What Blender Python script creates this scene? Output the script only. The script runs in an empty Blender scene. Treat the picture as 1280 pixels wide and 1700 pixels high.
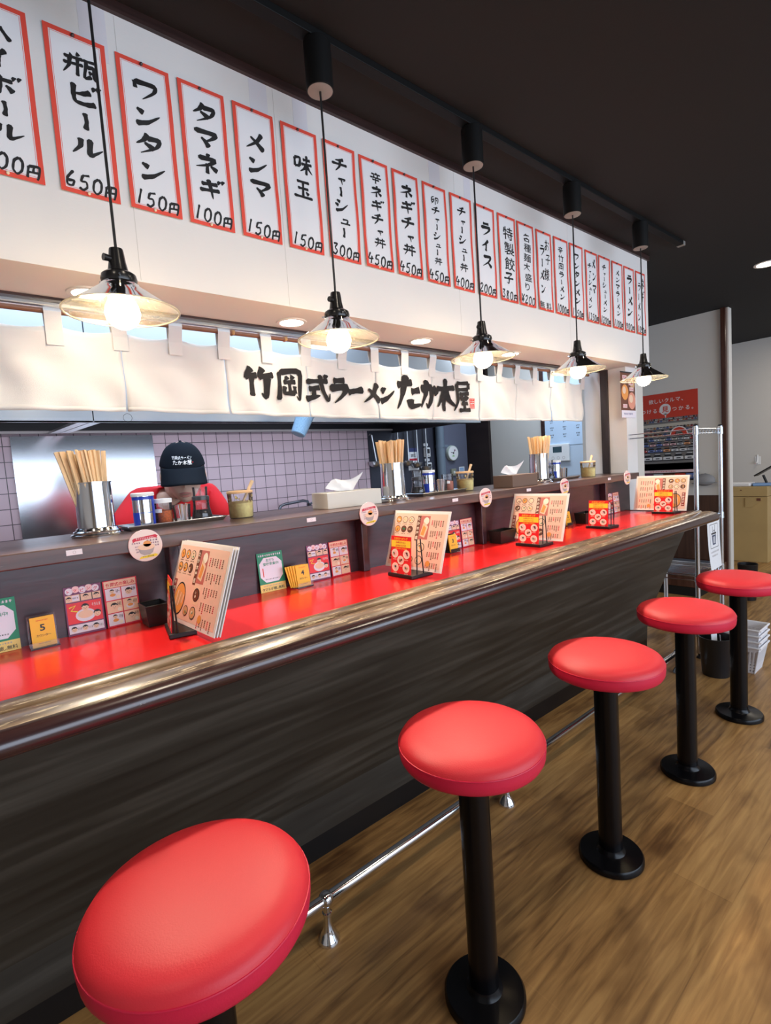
import bpy, math, random
from mathutils import Vector, Matrix
R = math.radians
PI = math.pi
random.seed(7)
COL = bpy.context.scene.collection
SC = bpy.context.scene

# ------------------------------------------------------------------ camera, light, exposure
EYE = Vector((0.003, -0.746, 1.241))
FPX, YAW, PITCH, ROLL = 855.126, 0.876453, -0.085904, -0.068846
fw = Vector((math.cos(PITCH) * math.cos(YAW), math.cos(PITCH) * math.sin(YAW), math.sin(PITCH)))
rt0 = Vector((math.sin(YAW), -math.cos(YAW), 0)); up0 = rt0.cross(fw)
rt = math.cos(ROLL) * rt0 + math.sin(ROLL) * up0
up = -math.sin(ROLL) * rt0 + math.cos(ROLL) * up0
cd = bpy.data.cameras.new('camera'); cam = bpy.data.objects.new('camera', cd); COL.objects.link(cam)
cam.matrix_world = Matrix(((rt.x, up.x, -fw.x, EYE.x), (rt.y, up.y, -fw.y, EYE.y), (rt.z, up.z, -fw.z, EYE.z), (0, 0, 0, 1)))
cd.sensor_fit = 'VERTICAL'; cd.sensor_height = 24; cd.sensor_width = 24 * 1280 / 1700
cd.lens = FPX / 1700 * 24; cd.clip_start = 0.02; cd.clip_end = 60
SC.camera = cam
SC.view_settings.view_transform = 'Standard'; SC.view_settings.look = 'None'
SC.view_settings.gamma = 1; SC.view_settings.use_curve_mapping = False
SC.view_settings.exposure = 0.12
BULB = 44.0          # pendant bulb radiance
DOWN = 45.0          # soffit downlight radiance
w = bpy.data.worlds.new('sky'); SC.world = w; w.use_nodes = True
w.node_tree.nodes['Background'].inputs[0].default_value = (0.62, 0.76, 1.0, 1)
w.node_tree.nodes['Background'].inputs[1].default_value = 1.2

def area(name, loc, rot, sx, sy, power, col):
    l = bpy.data.lights.new(name, 'AREA'); l.shape = 'RECTANGLE'; l.size = sx; l.size_y = sy; l.energy = power; l.color = col
    o = bpy.data.objects.new(name, l); COL.objects.link(o); o.location = loc; o.rotation_euler = rot
    return o
# daylight through the shop window behind the camera
area('window_daylight', (2.6, -3.93, 1.55), (R(90), 0, 0), 6.4, 1.9, 150, (0.72, 0.84, 1.0))
# cool ceiling fluorescents of the kitchen
area('kitchen_fluorescent', (0.8, 1.14, 2.28), (0, 0, 0), 3.0, 0.12, 24, (0.60, 0.78, 1.0))
area('hood_fill', (1.1, 2.05, 1.74), (0, 0, 0), 2.6, 0.08, 10, (0.86, 0.88, 1.0))  # added fill light under the hood to brighten the tiled wall
area('kitchen_fluorescent', (3.5, 1.6, 2.27), (0, 0, 0), 0.2, 0.9, 14, (0.72, 0.85, 1.0))
# warm ceiling lamps over the dining room
for lx in (-0.6, 0.7, 2.0, 3.3): area('dining_ceiling_lamp', (lx, -0.55, 2.40), (0, 0, 0), 0.16, 0.16, 5.0, (1.0, 0.87, 0.70))
area('dining_ceiling_lamp', (2.2, -2.6, 2.40), (0, 0, 0), 1.6, 0.5, 14, (1.0, 0.87, 0.70))
area('hall_ceiling_lamp', (6.4, 0.2, 2.40), (0, 0, 0), 0.6, 0.6, 12, (1.0, 0.9, 0.76))

# ------------------------------------------------------------------ materials
MATS = {}
def nodes(m):
    m.use_nodes = True
    return m.node_tree.nodes, m.node_tree.links, m.node_tree.nodes['Principled BSDF']

def mat(name, col, rough=0.5, metal=0.0, emit=None, es=0.0, vary=0.0, vscale=(6, 6, 6), bump=0.0, bscale=80, coat=0.0, trans=0.0, ior=1.45, spec=0.5, sss=0.0, alpha=1.0):
    if name in MATS: return MATS[name]
    m = bpy.data.materials.new(name); n, l, b = nodes(m)
    b.inputs['Base Color'].default_value = (*col, 1); b.inputs['Roughness'].default_value = rough; b.inputs['Metallic'].default_value = metal
    b.inputs['Coat Weight'].default_value = coat; b.inputs['Transmission Weight'].default_value = trans; b.inputs['IOR'].default_value = ior
    b.inputs['Specular IOR Level'].default_value = spec; b.inputs['Alpha'].default_value = alpha
    if sss: b.inputs['Subsurface Weight'].default_value = sss; b.inputs['Subsurface Radius'].default_value = (0.02, 0.008, 0.005)
    if emit: b.inputs['Emission Color'].default_value = (*emit, 1); b.inputs['Emission Strength'].default_value = es
    tc = None
    if vary or bump: tc = n.new('ShaderNodeTexCoord')
    if vary:
        mp = n.new('ShaderNodeMapping'); mp.inputs['Scale'].default_value = vscale; l.new(tc.outputs['Object'], mp.inputs[0])
        nz = n.new('ShaderNodeTexNoise'); nz.inputs['Scale'].default_value = 1; nz.inputs['Detail'].default_value = 4; l.new(mp.outputs[0], nz.inputs['Vector'])
        rp = n.new('ShaderNodeValToRGB'); e = rp.color_ramp.elements
        e[0].position = 0.3; e[1].position = 0.7
        e[0].color = (*[c * (1 - vary) for c in col], 1); e[1].color = (*[min(1, c * (1 + vary)) for c in col], 1)
        l.new(nz.outputs['Fac'], rp.inputs[0]); l.new(rp.outputs[0], b.inputs['Base Color'])
    if bump:
        nb = n.new('ShaderNodeTexNoise'); nb.inputs['Scale'].default_value = bscale; nb.inputs['Detail'].default_value = 3; l.new(tc.outputs['Object'], nb.inputs['Vector'])
        bp = n.new('ShaderNodeBump'); bp.inputs['Strength'].default_value = bump; bp.inputs['Distance'].default_value = 0.002
        l.new(nb.outputs['Fac'], bp.inputs['Height']); l.new(bp.outputs[0], b.inputs['Normal'])
    MATS[name] = m
    return m

def wood(name, stops, scale=(1.2, 22, 22), rough=(0.35, 0.6), bump=0.15, extra=None, coat=0.0):
    """grain stretched along x; stops = [(pos, colour)...]; extra = (colour, scale, threshold) worn flecks"""
    if name in MATS: return MATS[name]
    m = bpy.data.materials.new(name); n, l, b = nodes(m)
    tc = n.new('ShaderNodeTexCoord'); mp = n.new('ShaderNodeMapping'); mp.inputs['Scale'].default_value = scale
    l.new(tc.outputs['Object'], mp.inputs[0])
    nz = n.new('ShaderNodeTexNoise'); nz.inputs['Scale'].default_value = 1.6; nz.inputs['Detail'].default_value = 6; nz.inputs['Distortion'].default_value = 0.4
    l.new(mp.outputs[0], nz.inputs['Vector'])
    rp = n.new('ShaderNodeValToRGB'); cr = rp.color_ramp
    while len(cr.elements) < len(stops): cr.elements.new(0.5)
    for e, (p, c) in zip(cr.elements, stops): e.position = p; e.color = (*c, 1)
    l.new(nz.outputs['Fac'], rp.inputs[0]); out = rp.outputs[0]
    if extra:
        col, sc, th = extra
        m2 = n.new('ShaderNodeMapping'); m2.inputs['Scale'].default_value = sc; l.new(tc.outputs['Object'], m2.inputs[0])
        n2 = n.new('ShaderNodeTexNoise'); n2.inputs['Scale'].default_value = 1; n2.inputs['Detail'].default_value = 8; n2.inputs['Roughness'].default_value = 0.7
        l.new(m2.outputs[0], n2.inputs['Vector'])
        r2 = n.new('ShaderNodeValToRGB'); r2.color_ramp.elements[0].position = th; r2.color_ramp.elements[1].position = th + 0.06
        l.new(n2.outputs['Fac'], r2.inputs[0])
        mx = n.new('ShaderNodeMix'); mx.data_type = 'RGBA'; l.new(r2.outputs[0], mx.inputs[0]); l.new(out, mx.inputs[6]); mx.inputs[7].default_value = (*col, 1)
        out = mx.outputs[2]
    l.new(out, b.inputs['Base Color'])
    mr = n.new('ShaderNodeMapRange'); mr.inputs[3].default_value = rough[0]; mr.inputs[4].default_value = rough[1]
    l.new(nz.outputs['Fac'], mr.inputs[0]); l.new(mr.outputs[0], b.inputs['Roughness'])
    bp = n.new('ShaderNodeBump'); bp.inputs['Strength'].default_value = bump; bp.inputs['Distance'].default_value = 0.002
    l.new(nz.outputs['Fac'], bp.inputs['Height']); l.new(bp.outputs[0], b.inputs['Normal'])
    b.inputs['Coat Weight'].default_value = coat; b.inputs['Coat Roughness'].default_value = 0.2
    MATS[name] = m
    return m

def floor_mat():
    m = bpy.data.materials.new('vinyl_plank_floor'); n, l, b = nodes(m)
    tc = n.new('ShaderNodeTexCoord')
    br = n.new('ShaderNodeTexBrick'); br.offset = 0.37; br.inputs['Scale'].default_value = 1.0
    br.inputs['Brick Width'].default_value = 0.92; br.inputs['Row Height'].default_value = 0.152; br.inputs['Mortar Size'].default_value = 0.0012
    br.inputs['Color1'].default_value = (0.0, 0.0, 0.0, 1); br.inputs['Color2'].default_value = (1, 1, 1, 1); br.inputs['Mortar'].default_value = (0.3, 0.3, 0.3, 1)
    l.new(tc.outputs['Object'], br.inputs['Vector'])
    mp = n.new('ShaderNodeMapping'); mp.inputs['Scale'].default_value = (3.4, 44, 1); l.new(tc.outputs['Object'], mp.inputs[0])
    g = n.new('ShaderNodeTexNoise'); g.inputs['Scale'].default_value = 1.3; g.inputs['Detail'].default_value = 7; g.inputs['Distortion'].default_value = 0.6; l.new(mp.outputs[0], g.inputs['Vector'])
    mp2 = n.new('ShaderNodeMapping'); mp2.inputs['Scale'].default_value = (3.0, 6, 1); l.new(tc.outputs['Object'], mp2.inputs[0])
    k = n.new('ShaderNodeTexNoise'); k.inputs['Scale'].default_value = 1.0; k.inputs['Detail'].default_value = 3; l.new(mp2.outputs[0], k.inputs['Vector'])
    rp = n.new('ShaderNodeValToRGB'); cr = rp.color_ramp; cr.elements.new(0.5)
    for e, (p, c) in zip(cr.elements, [(0.22, (0.17, 0.082, 0.026)), (0.5, (0.37, 0.198, 0.066)), (0.80, (0.54, 0.315, 0.112))]): e.position = p; e.color = (*c, 1)
    ad = n.new('ShaderNodeMath'); ad.operation = 'MULTIPLY_ADD'; ad.inputs[1].default_value = 0.24; l.new(br.outputs['Color'], ad.inputs[0])
    sb = n.new('ShaderNodeMath'); sb.operation = 'SUBTRACT'; l.new(g.outputs['Fac'], sb.inputs[0]); sb.inputs[1].default_value = 0.12
    l.new(sb.outputs[0], ad.inputs[2]); l.new(ad.outputs[0], rp.inputs[0])
    kr = n.new('ShaderNodeValToRGB'); kr.color_ramp.elements[0].position = 0.26; kr.color_ramp.elements[1].position = 0.46
    kr.color_ramp.elements[0].color = (0.36, 0.29, 0.24, 1); kr.color_ramp.elements[1].color = (1, 1, 1, 1); l.new(k.outputs['Fac'], kr.inputs[0])
    mx = n.new('ShaderNodeMix'); mx.data_type = 'RGBA'; mx.blend_type = 'MULTIPLY'; mx.inputs[0].default_value = 1
    l.new(rp.outputs[0], mx.inputs[6]); l.new(kr.outputs[0], mx.inputs[7]); l.new(mx.outputs[2], b.inputs['Base Color'])
    b.inputs['Roughness'].default_value = 0.42
    bp = n.new('ShaderNodeBump'); bp.inputs['Strength'].default_value = 0.12; bp.inputs['Distance'].default_value = 0.002; l.new(g.outputs['Fac'], bp.inputs['Height']); l.new(bp.outputs[0], b.inputs['Normal'])
    return m

def tile_mat(name, col, grout, size, off=(0, 0, 0)):
    m = bpy.data.materials.new(name); n, l, b = nodes(m)
    tc = n.new('ShaderNodeTexCoord'); sp = n.new('ShaderNodeSeparateXYZ'); cb = n.new('ShaderNodeCombineXYZ')
    l.new(tc.outputs['Object'], sp.inputs[0]); l.new(sp.outputs['X'], cb.inputs['X']); l.new(sp.outputs['Z'], cb.inputs['Y'])
    ad = n.new('ShaderNodeVectorMath'); ad.operation = 'ADD'; l.new(cb.outputs[0], ad.inputs[0]); ad.inputs[1].default_value = off
    br = n.new('ShaderNodeTexBrick'); br.offset = 0.0; br.inputs['Scale'].default_value = 1
    br.inputs['Brick Width'].default_value = size; br.inputs['Row Height'].default_value = size; br.inputs['Mortar Size'].default_value = 0.0022
    br.inputs['Color1'].default_value = (*col, 1); br.inputs['Color2'].default_value = (*[c * 0.9 for c in col], 1); br.inputs['Mortar'].default_value = (*grout, 1)
    l.new(ad.outputs[0], br.inputs['Vector']); l.new(br.outputs['Color'], b.inputs['Base Color'])
    b.inputs['Roughness'].default_value = 0.28
    bp = n.new('ShaderNodeBump'); bp.invert = True; bp.inputs['Strength'].default_value = 0.4; bp.inputs['Distance'].default_value = 0.002
    l.new(br.outputs['Fac'], bp.inputs['Height']); l.new(bp.outputs[0], b.inputs['Normal'])
    return m

def wallpaper(name, col):
    m = bpy.data.materials.new(name); n, l, b = nodes(m)
    b.inputs['Base Color'].default_value = (*col, 1); b.inputs['Roughness'].default_value = 0.8
    tc = n.new('ShaderNodeTexCoord'); mp = n.new('ShaderNodeMapping'); mp.inputs['Scale'].default_value = (60, 60, 260); l.new(tc.outputs['Object'], mp.inputs[0])
    nz = n.new('ShaderNodeTexNoise'); nz.inputs['Scale'].default_value = 1; nz.inputs['Detail'].default_value = 2; l.new(mp.outputs[0], nz.inputs['Vector'])
    bp = n.new('ShaderNodeBump'); bp.inputs['Strength'].default_value = 0.35; bp.inputs['Distance'].default_value = 0.001; l.new(nz.outputs['Fac'], bp.inputs['Height']); l.new(bp.outputs[0], b.inputs['Normal'])
    return m

def glass_mat(name, tint=(1, 1, 1), body=0.12, bodycol=(1, 0.95, 0.8), speck=0.0):
    """thin clear glass: mostly see-through, a little milky body, mirror sheen at grazing angles"""
    m = bpy.data.materials.new(name); m.use_nodes = True; n, l = m.node_tree.nodes, m.node_tree.links
    n.clear(); out = n.new('ShaderNodeOutputMaterial')
    tr = n.new('ShaderNodeBsdfTransparent'); tr.inputs[0].default_value = (*tint, 1)
    tl = n.new('ShaderNodeBsdfTranslucent'); tl.inputs[0].default_value = (*bodycol, 1)
    df = n.new('ShaderNodeBsdfDiffuse'); df.inputs[0].default_value = (*bodycol, 1)
    dd = n.new('ShaderNodeMixShader'); dd.inputs[0].default_value = 0.5; l.new(tl.outputs[0], dd.inputs[1]); l.new(df.outputs[0], dd.inputs[2])
    m1 = n.new('ShaderNodeMixShader'); m1.inputs[0].default_value = body; l.new(tr.outputs[0], m1.inputs[1]); l.new(dd.outputs[0], m1.inputs[2])
    if speck:
        tc = n.new('ShaderNodeTexCoord'); nz = n.new('ShaderNodeTexNoise'); nz.inputs['Scale'].default_value = 160; l.new(tc.outputs['Object'], nz.inputs['Vector'])
        mr = n.new('ShaderNodeMapRange'); mr.inputs[1].default_value = 0.45; mr.inputs[2].default_value = 0.75; mr.inputs[3].default_value = body * 0.6; mr.inputs[4].default_value = body + speck
        l.new(nz.outputs['Fac'], mr.inputs[0]); l.new(mr.outputs[0], m1.inputs[0])
    gl = n.new('ShaderNodeBsdfGlossy'); gl.inputs['Roughness'].default_value = 0.05
    fr = n.new('ShaderNodeFresnel'); fr.inputs[0].default_value = 1.45
    m2 = n.new('ShaderNodeMixShader'); l.new(fr.outputs[0], m2.inputs[0]); l.new(m1.outputs[0], m2.inputs[1]); l.new(gl.outputs[0], m2.inputs[2])
    l.new(m2.outputs[0], out.inputs[0])
    MATS[name] = m
    return m

def emis(name, col, s):
    m = bpy.data.materials.new(name); m.use_nodes = True; n, l = m.node_tree.nodes, m.node_tree.links; n.clear()
    o = n.new('ShaderNodeOutputMaterial'); e = n.new('ShaderNodeEmission'); e.inputs[0].default_value = (*col, 1); e.inputs[1].default_value = s; l.new(e.outputs[0], o.inputs[0])
    MATS[name] = m
    return m

# ------------------------------------------------------------------ mesh builder
class MB:
    def __init__(s): s.v = []; s.f = []; s.mi = []; s.sm = []; s.mats = []; s.M = Matrix(); s.warp = None
    def m(s, material):
        if material not in s.mats: s.mats.append(material)
        return s.mats.index(material)
    def add(s, verts, faces, material, smooth=False):
        o = len(s.v); k = s.m(material)
        for p in verts: s.v.append(s.M @ Vector(p))
        for f in faces: s.f.append([i + o for i in f]); s.mi.append(k); s.sm.append(smooth)
    def box(s, lo, hi, material):
        x0, y0, z0 = lo; x1, y1, z1 = hi
        s.add([(x0, y0, z0), (x1, y0, z0), (x1, y1, z0), (x0, y1, z0), (x0, y0, z1), (x1, y0, z1), (x1, y1, z1), (x0, y1, z1)],
              [(0, 3, 2, 1), (4, 5, 6, 7), (0, 1, 5, 4), (1, 2, 6, 5), (2, 3, 7, 6), (3, 0, 4, 7)], material)
    def lathe(s, prof, c, material, seg=32, smooth=True, cap=True, sx=1.0, sy=1.0):
        V = []; F = []; n = len(prof)
        for r, z in prof:
            for k in range(seg):
                a = 2 * PI * k / seg; V.append((c[0] + r * sx * math.cos(a), c[1] + r * sy * math.sin(a), c[2] + z))
        for i in range(n - 1):
            for k in range(seg):
                a, b = i * seg + k, i * seg + (k + 1) % seg; F.append((a, b, b + seg, a + seg))
        if cap:
            if prof[0][0] > 1e-6: F.append(tuple(reversed(range(seg))))
            if prof[-1][0] > 1e-6: F.append(tuple(range((n - 1) * seg, n * seg)))
        s.add(V, F, material, smooth)
    def tube(s, pts, rad, material, seg=10, smooth=True, cap=True):
        pts = [Vector(p) for p in pts]; V = []; F = []; n = len(pts)
        rs = rad if isinstance(rad, (list, tuple)) else [rad] * n
        nrm = None
        for i, p in enumerate(pts):
            t = (pts[min(i + 1, n - 1)] - pts[max(i - 1, 0)]).normalized()
            if nrm is None:
                nrm = t.orthogonal().normalized()
            else:
                nrm = (nrm - t * nrm.dot(t)); nrm = nrm.normalized() if nrm.length > 1e-6 else t.orthogonal().normalized()
            bn = t.cross(nrm)
            for k in range(seg):
                a = 2 * PI * k / seg; V.append(p + (nrm * math.cos(a) + bn * math.sin(a)) * rs[i])
        for i in range(n - 1):
            for k in range(seg):
                a, b = i * seg + k, i * seg + (k + 1) % seg; F.append((a, b, b + seg, a + seg))
        if cap: F += [tuple(reversed(range(seg))), tuple(range((n - 1) * seg, n * seg))]
        s.add(V, F, material, smooth)
    def sphere(s, c, r, material, seg=20, rings=12, sc=(1, 1, 1)):
        V = []; F = []
        for i in range(rings + 1):
            t = PI * i / rings
            for k in range(seg):
                a = 2 * PI * k / seg; V.append((c[0] + r * sc[0] * math.sin(t) * math.cos(a), c[1] + r * sc[1] * math.sin(t) * math.sin(a), c[2] + r * sc[2] * math.cos(t)))
        for i in range(rings):
            for k in range(seg):
                a, b = i * seg + k, i * seg + (k + 1) % seg; F.append((a, a + seg, b + seg, b))
        s.add(V, F, material, True)
    def extrude_x(s, prof, x0, x1, mats, seg=1, smooth=True):
        """closed (y,z) outline pulled along x; mats: one material or one per edge"""
        n = len(prof); V = []
        for i in range(seg + 1):
            x = x0 + (x1 - x0) * i / seg
            V += [(x, y, z) for y, z in prof]
        o = len(s.v)
        for p in V: s.v.append(s.M @ Vector(p))
        for i in range(seg):
            for k in range(n):
                a, b = i * n + k, i * n + (k + 1) % n
                s.f.append([o + a, o + a + n, o + b + n, o + b]); s.mi.append(s.m(mats[k] if isinstance(mats, list) else mats)); s.sm.append(smooth)
        mm = s.m(mats[0] if isinstance(mats, list) else mats)
        s.f.append([o + k for k in range(n)]); s.mi.append(mm); s.sm.append(False)
        s.f.append([o + seg * n + k for k in reversed(range(n))]); s.mi.append(mm); s.sm.append(False)
    def build(s, name, parent=None, bevel=0.0, loc=None, subsurf=0, solid=0.0, autosmooth=False, segs=2):
        me = bpy.data.meshes.new(name); me.from_pydata([tuple(p) for p in s.v], [], s.f)
        for mm in s.mats: me.materials.append(mm)
        me.polygons.foreach_set('material_index', s.mi); me.polygons.foreach_set('use_smooth', s.sm)
        me.update()
        if any(s.sm): me.set_sharp_from_angle(angle=R(38))
        o = bpy.data.objects.new(name, me); COL.objects.link(o)
        if parent: o.parent = parent
        if loc: o.location = loc
        if solid:
            md = o.modifiers.new('solid', 'SOLIDIFY'); md.thickness = solid; md.offset = 0
        if bevel:
            md = o.modifiers.new('bevel', 'BEVEL'); md.width = bevel; md.segments = segs; md.limit_method = 'ANGLE'; md.angle_limit = R(40)
        if subsurf:
            md = o.modifiers.new('sub', 'SUBSURF'); md.levels = subsurf; md.render_levels = subsurf
        return o

def tag(o, label, cat, group=None, kind=None):
    if label: o['label'] = label
    if cat: o['category'] = cat
    if group: o['group'] = group
    if kind: o['kind'] = kind
    return o
def thing(name, loc, label, cat, group=None, rz=0.0):
    o = bpy.data.objects.new(name, None); COL.objects.link(o); o.location = loc; o.rotation_euler = (0, 0, rz); o.empty_display_size = 0.05
    return tag(o, label, cat, group)
def struct(o): o['kind'] = 'structure'; return o
def copy_tree(o, parent=None):
    c = o.copy(); COL.objects.link(c)
    if parent: c.parent = parent
    for ch in list(o.children): copy_tree(ch, c)
    return c
# ------------------------------------------------------------------ lettering
BRUSH = {
 'ハ': "38,25 30,50 12,78>; 60,25 70,45 88,78", 'イ': "68,12 45,40 15,60>; 50,40 50,65 48,92",
 'ホ': "15,32 85,28; 50,10 50,60 48,90 36,80>; 32,50 25,65 14,75>; 66,50 76,60 86,74.",
 'ボ': "12,32 80,28; 46,10 47,60 45,90 34,80>; 28,50 22,65 10,75>; 62,50 72,60 82,74.; 78,6 86,15.; 92,2 100,11.",
 'ー': "46,8 52,50 50,92", '〜': "6,56 40,50 94,44",
 'ル': "30,20 30,50 8,84>; 58,15 57,76 70,72 95,48>", 'ビ': "25,12 25,60 32,84 62,85 88,76; 74,32 50,46 26,52>; 78,6 87,17.; 91,1 100,12.",
 'ワ': "16,22 20,52; 16,24 82,20 78,50 42,92>", 'ン': "16,22 38,36.; 14,86 52,70 92,30>", 'タ': "45,6 32,35 8,58>; 40,25 84,22 72,56 22,94>; 34,46 66,64.",
 'マ': "8,22 90,18 70,46 46,64>; 34,48 50,62 64,84.", 'ネ': "46,4 58,14.; 16,28 80,25 52,54 8,74>; 50,48 50,96; 62,56 88,74.",
 'ギ': "14,34 76,24; 8,64 84,52; 40,8 50,50 58,97>; 76,4 85,15.; 91,0 100,10.", 'メ': "76,8 55,50 12,90>; 28,34 55,55 86,86.",
 'チ': "72,8 50,18 24,24>; 6,48 94,42; 52,20 50,60 28,97>", 'ャ': "18,48 76,38 60,62>; 38,32 48,65 54,96>", 'シ': "24,14 44,25.; 14,40 34,52.; 18,90 55,74 90,28>",
 'ュ': "26,42 70,40 64,78; 10,82 92,78", 'ラ': "26,14 76,11; 10,42 86,36 70,66 32,96>", 'ス': "16,20 78,16 60,52 12,90>; 54,56 88,88.",
 'リ': "28,14 28,56; 70,10 70,60 46,94>",
 '味': "12,28 15,66; 12,28 38,25 36,62; 14,64 37,61; 52,28 88,24; 45,49 96,43; 70,6 70,94; 68,48 60,66 40,84>; 72,48 82,66 99,84>",
 '玉': "20,17 80,15; 25,47 76,45; 50,17 50,82; 6,86 96,84; 64,58 77,71.", '辛': "50,3 55,13.; 18,20 84,16; 32,27 40,42.; 68,25 58,42>; 8,50 92,45; 25,68 76,64; 50,46 50,98",
 '丼': "15,28 86,25; 8,56 94,52; 34,8 34,60 16,94>; 68,8 68,94; 47,38 55,48.", '卵': "42,6 20,20; 20,20 20,72 40,62>; 42,28 40,62 16,96>; 25,38 34,50.; 58,18 90,14 88,64 76,68>; 60,18 60,96; 68,34 78,46.",
 '子': "20,18 78,14 52,40>; 50,38 56,62 52,90 36,82>; 6,56 96,50", '大': "10,38 90,33; 50,6 46,50 8,94>; 50,44 68,72 95,92>",
 'お': "12,32 60,27; 38,6 38,76 28,90 12,76 40,53 76,55 84,76 58,93>; 72,20 90,34.",
 '竹': "28,4 8,36>; 10,32 46,26; 30,30 30,92; 64,2 50,32>; 52,30 96,22; 78,26 78,90 62,80>",
 '岡': "14,10 14,96; 14,12 88,9 88,92 76,84>; 38,22 44,34.; 66,20 58,34>; 28,42 76,39; 52,40 52,74; 32,54 32,76 72,74; 72,52 72,76",
 '式': "8,32 92,25; 16,55 54,50; 34,54 34,80; 8,88 56,76>; 60,6 68,56 92,90 99,66>; 76,6 88,17.", 'た': "6,30 60,23; 36,4 28,50 4,95>; 58,48 90,43; 54,68 60,88 97,82>",
 'か': "6,36 58,29 59,60 46,90 34,78>; 38,6 30,50 4,93>; 74,22 93,50.", '木': "6,34 94,29; 50,3 50,97; 48,34 35,62 4,86>; 52,34 68,62 99,84>",
 '屋': "20,8 88,6; 88,6 87,26; 20,28 87,26; 20,8 17,60 2,96>; 34,42 92,39; 54,42 38,59 84,54; 70,46 86,59.; 38,74 86,71; 60,58 60,92; 24,95 99,92",
 '瓶': "20,26 27,17.; 46,4 38,17>; 4,29 58,23; 2,54 58,46; 20,28 18,60 2,94>; 42,26 42,94; 58,24 99,19; 68,24 62,90 82,79; 68,46 88,43 89,80 99,91 100,74>; 74,58 82,70.",
 '円': "14,14 14,92; 14,16 88,12 88,92 76,84>; 14,54 88,50; 50,15 50,52", '¥': "15,6 50,46; 86,4 50,46 48,95; 16,56 84,54; 16,72 84,70",
 '0': "56,6 24,26 20,72 48,94 78,72 80,30 54,5", '1': "62,3 46,95", '2': "20,26 50,6 76,28 18,92 90,86", '3': "20,12 72,10 44,42 78,66 50,94 14,82",
 '4': "38,6 14,60 88,54; 64,34 54,97", '5': "35,12 27,46 64,45 74,74 45,94 14,84; 33,13 86,6", '6': "66,3 26,48 28,86 66,88 74,60 28,64", '8': "72,15 35,14 30,38 70,66 60,92 26,84 40,54 74,14", '9': "72,20 34,19 34,48 70,40 73,18 58,95",
}
GL = {}
def glyph(ch, off=0.0):
    if (ch, off) in GL: return GL[(ch, off)]
    c = bpy.data.curves.new('g', 'FONT'); c.body = ch; c.offset = off; c.resolution_u = 3
    o = bpy.data.objects.new('g', c); COL.objects.link(o)
    me = bpy.data.meshes.new_from_object(o.evaluated_get(bpy.context.evaluated_depsgraph_get()))
    V = [(p.co.x, p.co.y) for p in me.vertices]; F = [tuple(p.vertices) for p in me.polygons]
    bpy.data.objects.remove(o); bpy.data.curves.remove(c); bpy.data.meshes.remove(me)
    if V:
        x0 = min(p[0] for p in V); x1 = max(p[0] for p in V)
    else: x0, x1 = 0, 0.3
    GL[(ch, off)] = (V, F, x0, x1)
    return GL[(ch, off)]

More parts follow.
